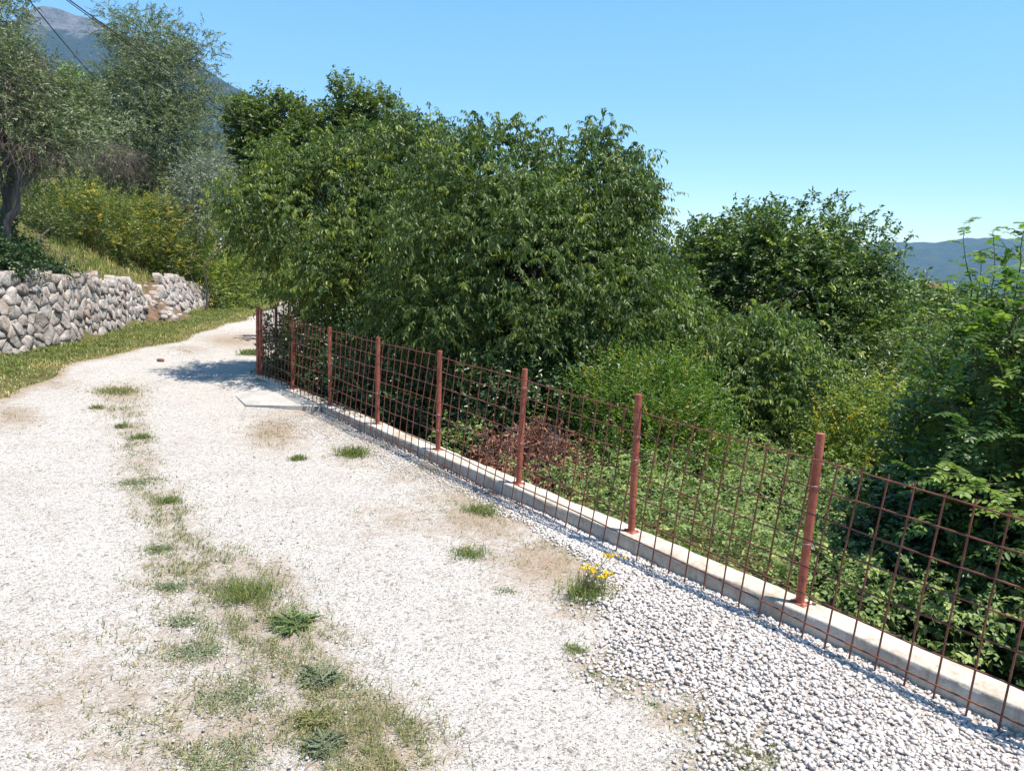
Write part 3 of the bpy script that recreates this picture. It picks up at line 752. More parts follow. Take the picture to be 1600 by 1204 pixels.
# ------------------------------------------------------------------ fence of rusty reinforcing mesh
BASE_PX = [(1250, 940), (986, 838), (808, 765), (685, 708), (593, 663), (517, 628), (457, 598), (419, 578)]
TOP_PX = [(1283, 665), (998, 625), (818, 588), (688, 560), (594, 533), (516, 510), (458, 493), (419, 478)]
def post_mesh(g, base, top, r):
    ax = top - base; n = 5
    pts = base + ax * np.linspace(0, 1, n)[:, None]
    tube(g, pts, r, 10)
def build_fence():
    root = empty('mesh_fence', (*fpos(3), 0), 'rusty red reinforcing mesh fence on pipe posts above the concrete kerb', 'fence')
    org = np.array(root.location)
    rng = np.random.default_rng(21)
    posts = []
    for k, (bp, tp) in enumerate(zip(BASE_PX, TOP_PX)):
        i = k if k < 7 else 7.02
        b = np.array([*fpos(i, 0.0), kerb_top(i)])
        hh = 1.05 if k < 7 else 1.1
        lean = (tp[0] - bp[0]) / FPX * (5.76 * SCL + k * FD[1]) - 0.0
        # keep the photographed lean of each post, measured against the true vertical
        dv = np.array([0, 0, hh]);
        pb = np.array([(b - CAM) @ CR / ((b - CAM) @ CF), 0]); t0 = b + dv
        want = (tp[0] - bp[0]) / FPX; have = ((t0 - CAM) @ CR / ((t0 - CAM) @ CF) - pb[0])
        dx = np.clip((want - have) * ((b - CAM) @ CF), -.05, .05)
        t = t0 + np.array([dx, 0, 0]); posts.append((b, t))
    extra = [(np.array([*(CORNER + R2DIR * .12 - R2N * .06), .07]), 1.13), (np.array([*(CORNER + R2DIR * 1.5), .07]), 1.05), (np.array([*(CORNER + R2DIR * 3.0), .07]), 1.05), (np.array([*(CORNER + R2DIR * 4.5), .07]), 1.05)]
    bm1 = np.array([*fpos(-1), kerb_top(-1)])
    allposts = posts + [(b, b + np.array([0, 0, h])) for b, h in extra] + [(bm1, bm1 + np.array([0, 0, 1.05]))]
    for k, (b, t) in enumerate(allposts):
        g = Geo(); post_mesh(g, b, t, .0265)
        o = g.build('post', M['post'], root, smooth_shade=False, loc=tuple(b))
        g = Geo(); s = .05                                   # welded foot plate
        d1, d2 = np.append(FDIR, 0) * s, np.append(FN, 0) * s * .8; z = np.array([0, 0, .007])
        c8 = [b + sg1 * d1 + sg2 * d2 + zz for zz in (z * 0 + [0, 0, .001], z) for sg1, sg2 in ((-1, -1), (1, -1), (1, 1), (-1, 1))]
        g.add(c8, [(3, 2, 1, 0), (4, 5, 6, 7), (0, 1, 5, 4), (1, 2, 6, 5), (2, 3, 7, 6), (3, 0, 4, 7)])
        for sg1, sg2 in ((-1, -1), (1, -1), (1, 1), (-1, 1)):
            c = b + sg1 * d1 * .72 + sg2 * d2 * .72; tube(g, [c + [0, 0, .006], c + [0, 0, .016]], .008, 6)
        pl = g.build('base_plate', M['post'], o, loc=tuple(b)); pl.location = (0, 0, 0)
        if k < 8:
            for hfrac in rng.choice([.84, .7, .53, .36, .2], 2, replace=False):
                g = Geo(); c = b + (t - b) * hfrac; a = np.linspace(0, 2 * math.pi, 13)
                el = np.append(FN, 0); fd = np.append(FDIR, 0)
                pts = c + (np.cos(a)[:, None] * el * .036 + np.sin(a)[:, None] * fd * .034) + np.array([0, 0, 1]) * (.006 * np.sin(a * 2))[:, None]
                pts = np.concatenate([pts, [pts[-1] - el * .03 - fd * .03 + [0, 0, .006], pts[-1] - el * .05 - fd * .06 + [0, 0, rng.normal(0, .01)]]])
                tube(g, pts, .0018, 4)
                w = g.build('tie_wire', M['wire'], o, loc=tuple(b)); w.location = (0, 0, 0)
    # mesh: leaning plane, top wired to the posts, foot standing out over the gravel
    def top_row(i): return np.interp(i, [-1, 0, 1, 2, 3, 5, 7], [.87, .9, .93, .97, 1.0, 1.02, 1.02])
    def foot_off(i): return np.interp(i, [-1, 0, 2, 4, 5.5, 7], [-.19, -.185, -.16, -.14, -.10, -.06])
    def mesh_pt(i, v):
        """v: height above kerb top"""
        kt = float(kerb_top(i)); tr = float(top_row(i)); lo = -.14
        f = (v - lo) / (tr - lo)
        off = foot_off(i) * (1 - f) + -.038 * f
        p = fpos(i, off)
        wob = .01 * math.sin(i * 5.3 + v * 3) + .008 * math.sin(i * 2.1 - v * 5)
        return np.array([p[0] + FN[0] * wob, p[1] + FN[1] * wob, kt + v])
    step = .15 / np.linalg.norm(FD)
    panels = [(-2.3, .93), (.96, 3.02), (3.0, 4.96), (5.04, 7.0)]
    for pn, (a, bb) in enumerate(panels):
        tilt = rng.normal(0, .006)
        ii = np.arange(a + .02, bb, step)
        for i in ii:
            g = Geo(); tr = float(top_row(i)); lo = -.16 if i < 4.6 else -.02
            jig = rng.normal(0, .004)
            i_t = i + jig + tilt; pts = [mesh_pt(i + jig, lo + rng.normal(0, .006)), mesh_pt((i + i_t) / 2, .4), mesh_pt(i_t, tr + .03)]
            tube(g, pts, .0053, 6)
            g.build('vertical_rod', M['rod'], root, loc=tuple(org))
        rows = 8 if a < 4.5 else 7
        for r in range(rows):
            if pn == 3 and r in (2, 5): bend = True
            else: bend = False
            g = Geo(); xs = np.linspace(a - .015, bb + .015, 14)
            pts = [mesh_pt(x, float(top_row(x)) - .15 * r + tilt * .0) + np.append(FN, 0) * -.009 for x in xs]
            pts = np.array(pts); pts[1:-1, 2] += rng.normal(0, .003, len(xs) - 2); pts[:, 2] -= .012 * abs(math.sin(r * 2.3 + pn)) * np.sin(np.linspace(0, np.pi, 14))
            if bend: pts[-1] += np.array([FN[0] * -.05, FN[1] * -.05, -.07]); pts[0] += np.array([FN[0] * -.05, FN[1] * -.05, -.06])
            tube(g, pts, .0053, 6)
            g.build('horizontal_rod', M['rod'], root, loc=tuple(org))
    # return run past the corner
    def ret(s, v): c = CORNER + R2DIR * s + R2N * -.045; return np.array([c[0], c[1], .075 + v])
    for s in np.arange(.1, 6.0, .15):
        g = Geo(); tube(g, [ret(s, -.02), ret(s, 1.05)], .0053, 5); g.build('vertical_rod', M['rod'], root, loc=tuple(org))
    for r in range(7):
        g = Geo(); xs = np.linspace(.03, 6, 8); tube(g, np.array([ret(s, 1.02 - .15 * r) - np.append(R2N, 0) * .009 for s in xs]), .0053, 5); g.build('horizontal_rod', M['rod'], root, loc=tuple(org))
build_fence()

# ------------------------------------------------------------------ dry stone walls
def wall_frame(al):
    i = np.clip(np.searchsorted(_wl, al) - 1, 0, len(WALL) - 2)
    t = (al - _wl[i]) / (_wl[i + 1] - _wl[i]); p = WALL[i] + (WALL[i + 1] - WALL[i]) * t
    # smooth tangent
    d = (WALL[min(i + 1, len(WALL) - 1)] - WALL[i]); d = d / np.linalg.norm(d)
    return p, d, np.array([-d[1], d[0]])                                 # normal into the bank
def along_of(px): # pixel column -> length along the wall
    xs = [p[0] for p in WALL_PX]; return float(np.interp(px, xs, _wl[2:2 + len(xs)]))
def build_wall(label, a, b, topf, rng, size=(.2, .4), batter=.14, skip=None):
    p, d, n = wall_frame((a + b) / 2)
    root = empty('dry_stone_wall', (p[0], p[1], 0), label, 'stone wall')
    # rubble core behind the face
    g = Geo(); V = []
    for s in np.linspace(a, b, 30):
        q, dd, nn = wall_frame(s); H = topf(s) - .1
        V.append([(*(q + nn * o), z) for o, z in [(.06, -.3), (.06 + batter * H, H), (.75, H), (.75, -.3)]])
    V = np.array(V); m = 4; k = np.arange(len(V) * m).reshape(-1, m); k2 = np.roll(k, -1, axis=1)
    g.add(V, np.stack([k[:-1], k[1:], k2[1:], k2[:-1]], -1).reshape(-1, 4)); g.add(V[0], [(3, 2, 1, 0)]); g.add(V[-1], [(0, 1, 2, 3)])
    g.build('rubble_core', M['earth'], root, loc=tuple(root.location))
    # face stones: cells of an uneven packing, each its own bevelled block
    sp_ = sum(size) / 2 * .88; zmax = max(topf(x) for x in np.linspace(a, b, 40)) + .1
    pts = []
    for r_ in range(-1, int(zmax / (sp_ * .78)) + 2):
        for c_ in range(-1, int((b - a) / sp_) + 2):
            pts.append((a + (c_ + .5 * (r_ % 2)) * sp_, r_ * sp_ * .78))
    pts = np.array(pts) + rng.normal(0, sp_ * .24, (len(pts), 2))
    keep = rng.random(len(pts)) > .1; pts = pts[keep]; cnt = 0
    for k, c in enumerate(pts):
        if c[0] < a or c[0] > b or c[1] < -.08 or c[1] > topf(c[0]) - .05: continue
        poly = [c + sp_ * 1.1 * np.array([math.cos(t), math.sin(t)]) for t in np.arange(12) * math.pi / 6]
        near = np.argsort(((pts - c) ** 2).sum(1))[1:14]
        for q_ in pts[near]:
            mid = (c + q_) / 2; nn_ = (q_ - c); out = []
            for u in range(len(poly)):
                A_, B_ = poly[u], poly[(u + 1) % len(poly)]; da, db = (A_ - mid) @ nn_, (B_ - mid) @ nn_
                if da <= 0: out.append(A_)
                if da * db < 0: out.append(A_ + (B_ - A_) * da / (da - db))
            poly = out
            if len(poly) < 3: break
        if len(poly) < 3: continue
        poly = np.array(poly); ctr = poly.mean(0)
        # drop slivers of edges, knock the corners about
        L_ = np.linalg.norm(poly - np.roll(poly, 1, axis=0), axis=1); poly = poly[L_ > sp_ * .09]
        if len(poly) < 4: continue
        poly = ctr + (poly - ctr) * (1 + rng.normal(0, .04, (len(poly), 1))) * .965
        proud = rng.uniform(-.025, .035); m_ = len(poly); rings = []
        tl = rng.normal(0, .12, 2)
        for sc_, dep_ in ((.95, .24), (1.0, .06), (.97, .014), (.84, .0)):
            w_ = ctr + (poly - ctr) * sc_ + rng.normal(0, .006, (m_, 2)); ring = []
            for (s_, z_) in w_:
                q2_, dd, nn = wall_frame(s_); d_ = dep_ - proud + (0 if dep_ > .2 else rng.normal(0, .012) + tl @ (np.array([s_, z_]) - ctr))
                xy = q2_ + nn * (d_ + batter * z_ - .04); ring.append((xy[0], xy[1], z_))
            rings.append(ring)
        q2_, dd, nn = wall_frame(ctr[0]); xy = q2_ + nn * (-.012 - proud + batter * ctr[1] - .04)
        V = np.concatenate([np.array(rings).reshape(-1, 3), [(xy[0], xy[1], ctr[1])]])
        org_ = V.mean(0); g = Geo(); u = np.arange(m_); u2 = (u + 1) % m_; F_ = []
        qs = [np.stack([r_ * m_ + u, r_ * m_ + u2, (r_ + 1) * m_ + u2, (r_ + 1) * m_ + u], -1) for r_ in range(3)]
        g.add(V - org_, np.concatenate(qs)); n0 = len(V)
        g.f.setdefault(3, []).append(np.stack([3 * m_ + u, 3 * m_ + u2, np.full(m_, n0 - 1)], -1)); g.t.setdefault(3, []).append(np.zeros(m_))
        o = bpy.data.objects.new('stone', g.mesh('stone', False)); COL.objects.link(o); o.data.materials.append(M['stone']); o.parent = root
        o.location = Vector(org_) - root.location; cnt += 1
    print('wall', label[:20], 'stones', cnt)
    return root
_r = np.random.default_rng(55)
a1 = along_of(240)
build_wall('tall grey dry stone retaining wall at the left edge, partly in tree shade', along_of(0) - 1.6, a1, lambda s: float(wall_h(s)) + .08 - .45 * float(smooth(a1 - 1.3, a1, s)) + .05 * math.sin(s * 5), _r, (.18, .38))
b0, b1 = along_of(252), along_of(352)
WALL2 = build_wall('half collapsed dry stone wall beyond the bare earth gap', b0, b1, lambda s: .55 + .6 * float(smooth(b0 - .2, b0 + 1.2, s)) - .85 * float(smooth(b0 + 2.4, b1 + .6, s)), _r, (.2, .42), .35)
c0, c1 = along_of(398), along_of(412)
build_wall('short stone wall end standing by the far bend behind the corner post', c0, c0 + 1.6, lambda s: .95, _r, (.25, .5), .08)
# bare brown earth slipping through the gap
def earth_gap():
    g = Geo(); rng = np.random.default_rng(8); n = 26
    S = np.linspace(a1 - 1.0, b0 + 1.0, n); T = np.linspace(-.9, 1.8, n); V = np.zeros((n, n, 3))
    for i, s in enumerate(S):
        q, d, nn = wall_frame(s)
        for j, t in enumerate(T):
            p = q + nn * t; e = abs(i / (n - 1) - .5) * 2
            zz = float(np.interp(t, [-.9, -.4, .2, 1.0, 1.8], [-.04, .12, .55, 1.0, 1.12])) * (1 - .45 * e ** 3)
            V[i, j] = (*p, zz)
    V[..., 2] += .16 * hash_noise(V.reshape(-1, 3) * 1.6, 66).reshape(n, n) + rng.normal(0, .02, (n, n)); V[:, 0, 2] = -.15; V[[0, -1], :, 2] -= .25
    k = np.arange(n * n).reshape(n, n); g.add(V, np.stack([k[:-1, :-1], k[:-1, 1:], k[1:, 1:], k[1:, :-1]], -1).reshape(-1, 4)[:, ::-1])
    o = g.build('earth_slip', M['earth'], smooth_shade=True); tag(o, 'bare brown earth spilling through the gap between the stone walls', 'earth', kind='structure')
earth_gap()
for k in range(26):                                       # fallen stones lying in the gap and along the wall foot
    rr = np.random.default_rng(700 + k); sA = rr.uniform(a1 - .9, b0 + 1.2); q_, d_, n_ = wall_frame(sA); tt = rr.uniform(-.75, .9); sz = rr.uniform(.07, .17)
    zz = float(np.interp(tt, [-.9, -.4, .2, 1.0], [0, .12, .55, 1.0])) - .02
    bm = bmesh.new(); bmesh.ops.create_icosphere(bm, subdivisions=1, radius=1)
    v = np.array([x.co for x in bm.verts]); f_ = np.array([[q.index for q in x.verts] for x in bm.faces]); bm.free()
    v = v / ((np.abs(v) ** 4).sum(1) ** .25)[:, None] * (1 + rr.normal(0, .12, (len(v), 1))) * np.array([1, .8, .65]) * sz
    rt = rr.uniform(0, 6.28); v = np.stack([v[:, 0] * math.cos(rt) - v[:, 1] * math.sin(rt), v[:, 0] * math.sin(rt) + v[:, 1] * math.cos(rt), v[:, 2]], 1)
    p_ = q_ + n_ * tt; g = Geo(); g.add(v, f_)
    o = bpy.data.objects.new('fallen_stone', g.mesh('fallen_stone')); COL.objects.link(o); o.data.materials.append(M['stone'])
    o.parent = WALL2; o.location = Vector((p_[0], p_[1], zz + sz * .3)) - WALL2.location

# ------------------------------------------------------------------ trees
TRI = {}
def tree(name, label, cat, lobes, base_px, depth, fork, leafkw, nanch, mat, bark, r0, seed, group=None, shell=.5, nb=90, trunks=1, rough=.16, extra=None, keep_in=.25, base_z=None, carve=None):
    rng = np.random.default_rng(seed)
    b = at(base_px, 500, depth); bz = hz(b[0], b[1]) if base_z is None else base_z
    base = np.array([b[0], b[1], bz - .05])
    root = empty(name, tuple(base), label, cat, group)
    P, O = sample_anchors(rng, lobes, nanch, shell, seed, rough, keep_in, carve)
    dk = (P[:, :2] - F0) @ FN; ok = ~((dk > -.6) & (dk < .38) & (P[:, 1] < 8.5) & (P[:, 2] < 1.0)); P, O = P[ok], O[ok]
    low = height(P[:, 0], P[:, 1]) + .08
    P[:, 2] = np.maximum(P[:, 2], low)
    gt = Geo()
    fk = np.array(fork, float)
    for k in range(trunks):
        off = np.array([rng.normal(0, .28), rng.normal(0, .28), 0]) if k else np.zeros(3)
        sub = [lb for j, lb in enumerate(lobes) if j % trunks == k] or lobes[:1]
        limbs(gt, rng, base + off, fk + off * 2.2 + rng.normal(0, .12, 3) * (k > 0), sub, P, r0 * (1 if k == 0 else .8), nb // trunks)
    gt.build('trunk', M[bark], root, loc=tuple(base), smooth_shade=True)
    gl = Geo()
    spray(gl, rng, P, O, gtw=gt, **leafkw)
    if extra: extra(gl, rng)
    gl.build('crown', M[mat], root, loc=tuple(base))
    TRI[label[:30]] = sum(len(f) * (k - 2) for k, l in gl.f.items() for f in l)
    return root

HB = dict(tw=9, spread=.17, tl=.34, ln=14, L=.078, Wd=.026, droop=.45, ldroop=.85, up=.3, flat=.35, wild=.45, side=.55, along=.35, young=.05)
lobA = [lobe(482, 345, 13.0, 85, 70, 1.2), lobe(408, 335, 12.8, 36, 34, .8), lobe(440, 275, 13.0, 42, 32, .7), lobe(545, 295, 13.4, 85, 66, 1.2), lobe(640, 265, 13.6, 72, 62, 1.2), lobe(540, 425, 12.5, 76, 46, 1.1), lobe(620, 390, 12.6, 95, 85, 1.3), lobe(480, 420, 13.0, 40, 34, .8), lobe(650, 222, 13.6, 30, 20, .5), lobe(585, 232, 13.6, 34, 20, .6), lobe(378, 315, 12.9, 24, 20, .5)]
f = at(590, 470, 13.3)
tree('hackberry_tree', 'big drooping-leaved green tree overhanging the fence corner and the concrete apron', 'tree', lobA, 590, 13.3, f, dict(HB, young=.16), 790, 'hackberry', 'bark', .1, 101, trunks=3, shell=.7, rough=.2, carve=1.5)
lobB = [lobe(770, 295, 11.0, 90, 68, 1.15), lobe(922, 285, 11.2, 68, 50, 1.0), lobe(972, 350, 11.2, 44, 58, .9), lobe(705, 345, 10.8, 85, 85, 1.1), lobe(835, 410, 10.3, 115, 95, 1.2), lobe(945, 470, 10.3, 65, 78, .9), lobe(690, 475, 10.3, 85, 65, 1.0), lobe(810, 520, 10.2, 95, 52, 1.0), lobe(855, 280, 11.6, 55, 38, .9), lobe(778, 222, 11.2, 30, 18, .4), lobe(945, 240, 11.3, 38, 20, .45), lobe(1000, 420, 10.8, 34, 40, .6)]
f = at(760, 500, 11.0)
tree('hackberry_tree', 'biggest drooping-leaved green tree, behind the middle fence posts', 'tree', lobB, 745, 11.0, f, dict(HB), 1040, 'hackberry', 'bark', .11, 102, trunks=4, shell=.7, rough=.2, carve=1.5)

OK_ = dict(tw=5, spread=.28, tl=.55, ln=10, L=.16, Wd=.095, droop=.1, ldroop=.1, up=.45, flat=.7, wild=.7, side=.7, along=.4, young=.06)
lobO1 = [lobe(400, 205, 39, 42, 38, 1.5), lobe(448, 200, 39, 32, 34, 1.4), lobe(388, 255, 39, 34, 30, 1.4), lobe(430, 245, 39, 46, 32, 1.4), lobe(375, 175, 39, 16, 14, .6), lobe(420, 165, 39, 20, 16, .7)]
f = at(415, 310, 39.3); tree('oak_tree', 'round-crowned oak between the olive and the big drooping tree', 'tree', lobO1, 415, 39.3, f, OK_, 600, 'oak', 'dark_bark', .13, 111, nb=90, carve=1.0)
lobO2 = [lobe(545, 160, 37, 26, 24, 1.0), lobe(592, 185, 37, 26, 28, 1.1), lobe(505, 205, 37, 34, 28, 1.3), lobe(570, 225, 37, 46, 30, 1.4), lobe(490, 245, 37, 40, 34, 1.4), lobe(530, 190, 37, 18, 22, .8)]
f = at(555, 270, 37.3); tree('oak_tree', 'taller oak with a dark bent trunk showing above the big drooping tree', 'tree', lobO2, 560, 37.3, f, OK_, 560, 'oak', 'dark_bark', .13, 112, nb=90, carve=1.0)

AS = dict(tw=6, spread=.2, tl=.27, ln=11, L=.082, Wd=.042, droop=.15, ldroop=.2, up=.4, flat=.6, wild=.65, young=.1)
lobT3 = [lobe(1170, 388, 15, 70, 48, 1.2), lobe(1250, 370, 15, 68, 42, 1.2), lobe(1325, 405, 15.3, 48, 46, 1.0), lobe(1110, 428, 15, 58, 54, 1.1), lobe(1070, 455, 15.2, 40, 50, .9), lobe(1230, 455, 14.6, 85, 60, 1.2), lobe(1350, 470, 15, 44, 55, 1.0), lobe(1300, 540, 14.3, 85, 66, 1.2), lobe(1355, 590, 14, 55, 58, 1.0), lobe(1230, 560, 14.8, 75, 50, 1.0)]
f = at(1200, 540, 15); tree('ash_tree', 'spreading green tree with fanned dark branches, right of centre against the sky', 'tree', lobT3, 1205, 15, f, AS, 1150, 'ash', 'dark_bark', .1, 121, nb=300, shell=.7, trunks=2, carve=1.4)
lobT3b = [lobe(1075, 560, 11.6, 62, 52, .9), lobe(1170, 560, 11.6, 75, 55, 1.0), lobe(1225, 600, 11.4, 45, 62, .8), lobe(1110, 630, 11.2, 90, 50, .9), lobe(1190, 640, 11.2, 70, 45, .8), lobe(1045, 500, 12, 45, 45, .7)]
f = at(1140, 650, 11.6); tree('hackberry_sapling', 'low dense rounded sapling in front of the fan-branched tree', 'tree', lobT3b, 1140, 11.6, f, dict(HB, tl=.3, L=.075, Wd=.027, up=.45, young=.2), 480, 'sapling', 'bark', .05, 122, trunks=3, carve=2.0)

PG = dict(tw=6, spread=.1, tl=.42, ln=16, L=.05, Wd=.018, droop=.05, ldroop=-.15, up=.9, flat=.4, wild=.4, young=.08)
lobP = [lobe(960, 660, 8.9, 55, 65, .5), lobe(1030, 660, 8.9, 60, 60, .55), lobe(1085, 690, 8.8, 36, 50, .45), lobe(1000, 720, 8.7, 80, 46, .5), lobe(1060, 745, 8.6, 45, 40, .45), lobe(1005, 610, 9.0, 22, 30, .25), lobe(1060, 615, 9.0, 20, 28, .25), lobe(955, 610, 9, 20, 30, .25)]
f = at(1020, 740, 8.9); tree('pomegranate_shrub', 'bright green upright shrub with orange tips behind the fence', 'shrub', lobP, 1020, 8.9, f, PG, 370, 'pomegranate', 'bark', .025, 131, trunks=3, nb=60)
YS = dict(tw=5, spread=.12, tl=.35, ln=12, L=.045, Wd=.022, droop=.15, ldroop=.0, up=.5, flat=.5, wild=.6, young=.05)
lobY = [lobe(1370, 660, 9.6, 48, 40, .6), lobe(1340, 700, 9.4, 50, 45, .6), lobe(1400, 700, 9.4, 40, 45, .6), lobe(1310, 735, 9.2, 32, 22, .4)]
f = at(1350, 730, 9.6); tree('yellow_green_shrub', 'yellow-green shrub left of the dark locust leaves, behind the fence', 'shrub', lobY, 1350, 9.6, f, YS, 380, 'yellow_shrub', 'bark', .025, 141, trunks=2, nb=40)

# thicket between the trees on the right, farther down the slope
def shrub(name, label, lobes, mat, seed, n, kw, depth, px, group=None, bark='bark', cat='shrub', r0=.03, shell=.55, trunks=2, nb=30, base_z=None, skirt=True):
    add = []
    for l in lobes if skirt else []:                                       # leafy skirts down to the ground
        zg = hz(l[0], l[1]); bot = l[2] - l[5]
        if bot > zg + .1 and bot - zg < 2.5:
            add.append(np.array([l[0], l[1], (zg + l[2]) / 2, l[3] * .9, l[4] * .9, (l[2] - zg) / 2]))
    n = int(n * (1 + .3 * len(add) / len(lobes))); lobes = lobes + add
    lb = max(lobes, key=lambda l: l[5]); f = np.array([lb[0], lb[1], lb[2] - lb[5] * .6])
    return tree(name, label, cat, lobes, px, depth, f, kw, n, mat, bark, r0, seed, group, shell=shell, trunks=trunks, nb=nb, base_z=base_z)
SH = dict(tw=5, spread=.17, tl=.36, ln=10, L=.08, Wd=.045, droop=.15, ldroop=.15, up=.45, flat=.6, wild=.65, young=.05)
shrub('thicket_shrub', 'pale green bush below the far hill, between the two right trees', [lobe(1420, 510, 17, 65, 55, 1.3), lobe(1480, 520, 17, 70, 55, 1.3), lobe(1400, 560, 16, 60, 50, 1.2)], 'ash', 151, 420, dict(SH, young=.14), 17, 1440)
shrub('thicket_shrub', 'mixed green bush under the far hill with a dry brown patch below it', [lobe(1440, 590, 12.5, 65, 55, 1.0), lobe(1390, 630, 12, 50, 50, .9), lobe(1480, 640, 11.5, 55, 55, .9)], 'scrub', 152, 420, dict(SH, L=.065, Wd=.035), 12.5, 1440)
shrub('thicket_shrub', 'dark bush filling the gap between the big tree and the sapling', [lobe(1010, 560, 13.5, 60, 70, 1.0), lobe(960, 590, 13, 60, 60, 1.0), lobe(1050, 470, 14.5, 45, 60, 1.0)], 'hackberry', 153, 380, dict(SH), 13.5, 1000)
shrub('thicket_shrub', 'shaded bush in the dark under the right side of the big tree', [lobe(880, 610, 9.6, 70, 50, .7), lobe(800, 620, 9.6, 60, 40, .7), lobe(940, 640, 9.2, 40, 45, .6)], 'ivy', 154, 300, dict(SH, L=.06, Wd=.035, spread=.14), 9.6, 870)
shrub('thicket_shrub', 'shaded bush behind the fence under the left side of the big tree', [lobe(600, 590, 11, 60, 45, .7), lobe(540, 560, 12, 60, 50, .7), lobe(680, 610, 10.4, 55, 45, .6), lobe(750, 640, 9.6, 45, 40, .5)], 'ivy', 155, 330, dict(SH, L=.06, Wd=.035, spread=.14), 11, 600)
shrub('creeper_shrub', 'leafy creeper growing on the mesh beside the fence corner post', [lobe(440, 545, 13.4, 18, 45, .35), lobe(470, 530, 12.9, 22, 35, .3), lobe(445, 585, 13.0, 18, 18, .25), lobe(500, 570, 12.2, 20, 30, .3)], 'scrub', 156, 130, dict(SH, L=.05, Wd=.035, tl=.22, spread=.08), 13.4, 447, r0=.012, nb=25)
shrub('thicket_shrub', 'bright green bush at the far bend beyond the fence corner', [lobe(436, 447, 36, 26, 18, 1.0), lobe(465, 440, 36, 25, 22, 1.0)], 'fresh', 157, 110, dict(SH, L=.12, Wd=.07, spread=.25), 36, 440, base_z=-.1)
shrub('thicket_shrub', 'dark bush closing the view behind the big drooping tree', [lobe(520, 400, 19, 70, 60, 1.4), lobe(600, 450, 18, 80, 70, 1.4), lobe(700, 520, 16, 90, 80, 1.4), lobe(820, 560, 15, 90, 60, 1.2)], 'oak', 158, 330, dict(SH, L=.12, Wd=.07), 17, 640, r0=.06)
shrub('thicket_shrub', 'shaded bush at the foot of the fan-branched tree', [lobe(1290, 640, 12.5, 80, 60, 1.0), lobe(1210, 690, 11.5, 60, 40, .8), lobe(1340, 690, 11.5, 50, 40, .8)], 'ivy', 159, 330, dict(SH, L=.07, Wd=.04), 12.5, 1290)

# locust with pinnate leaves
def pinnate(g, rng, P, D, rl, pairs, L, Wd, tint, gst=None, droop=.35):
    n = len(P); z = np.array([0, 0, 1.])
    D = nrm(D); s = nrm(np.cross(D, z) + rng.normal(size=(n, 3)) * .15)
    t = np.linspace(.18, 1, pairs)
    rlen = rl * (.7 + .6 * rng.random(n))
    pos = P[:, None] + D[:, None] * (rlen[:, None] * t)[..., None] - z * (droop * rlen[:, None] * t ** 2)[..., None]
    tan = nrm(D[:, None] - z * (2 * droop * t)[None, :, None])
    up = np.cross(s[:, None], tan)
    up = np.where(up[..., 2:3] < 0, -up, up)
    for sg in (1, -1):
        ax = nrm(tan * .35 + s[:, None] * sg + rng.normal(size=pos.shape) * .12 - z * .12)
        nn = nrm(up + rng.normal(size=pos.shape) * .22)
        m = n * pairs
        leaves(g, pos.reshape(-1, 3), ax.reshape(-1, 3), nn.reshape(-1, 3), L * (.75 + .5 * rng.random(m)), Wd * (.8 + .4 * rng.random(m)), np.repeat(tint, pairs), six=True, fold=.08, curl=.06)
    leaves(g, pos[:, -1], tan[:, -1], nrm(up[:, -1]), np.full(n, L), np.full(n, Wd), tint, six=True, fold=.08)
    if gst is not None:
        tt = np.linspace(0, 1, 4)
        tp = P[:, None] + D[:, None] * (rlen[:, None] * tt)[..., None] - z * (droop * rlen[:, None] * tt ** 2)[..., None]
        many_tubes(gst, tp, np.full((n, 4), .0016))
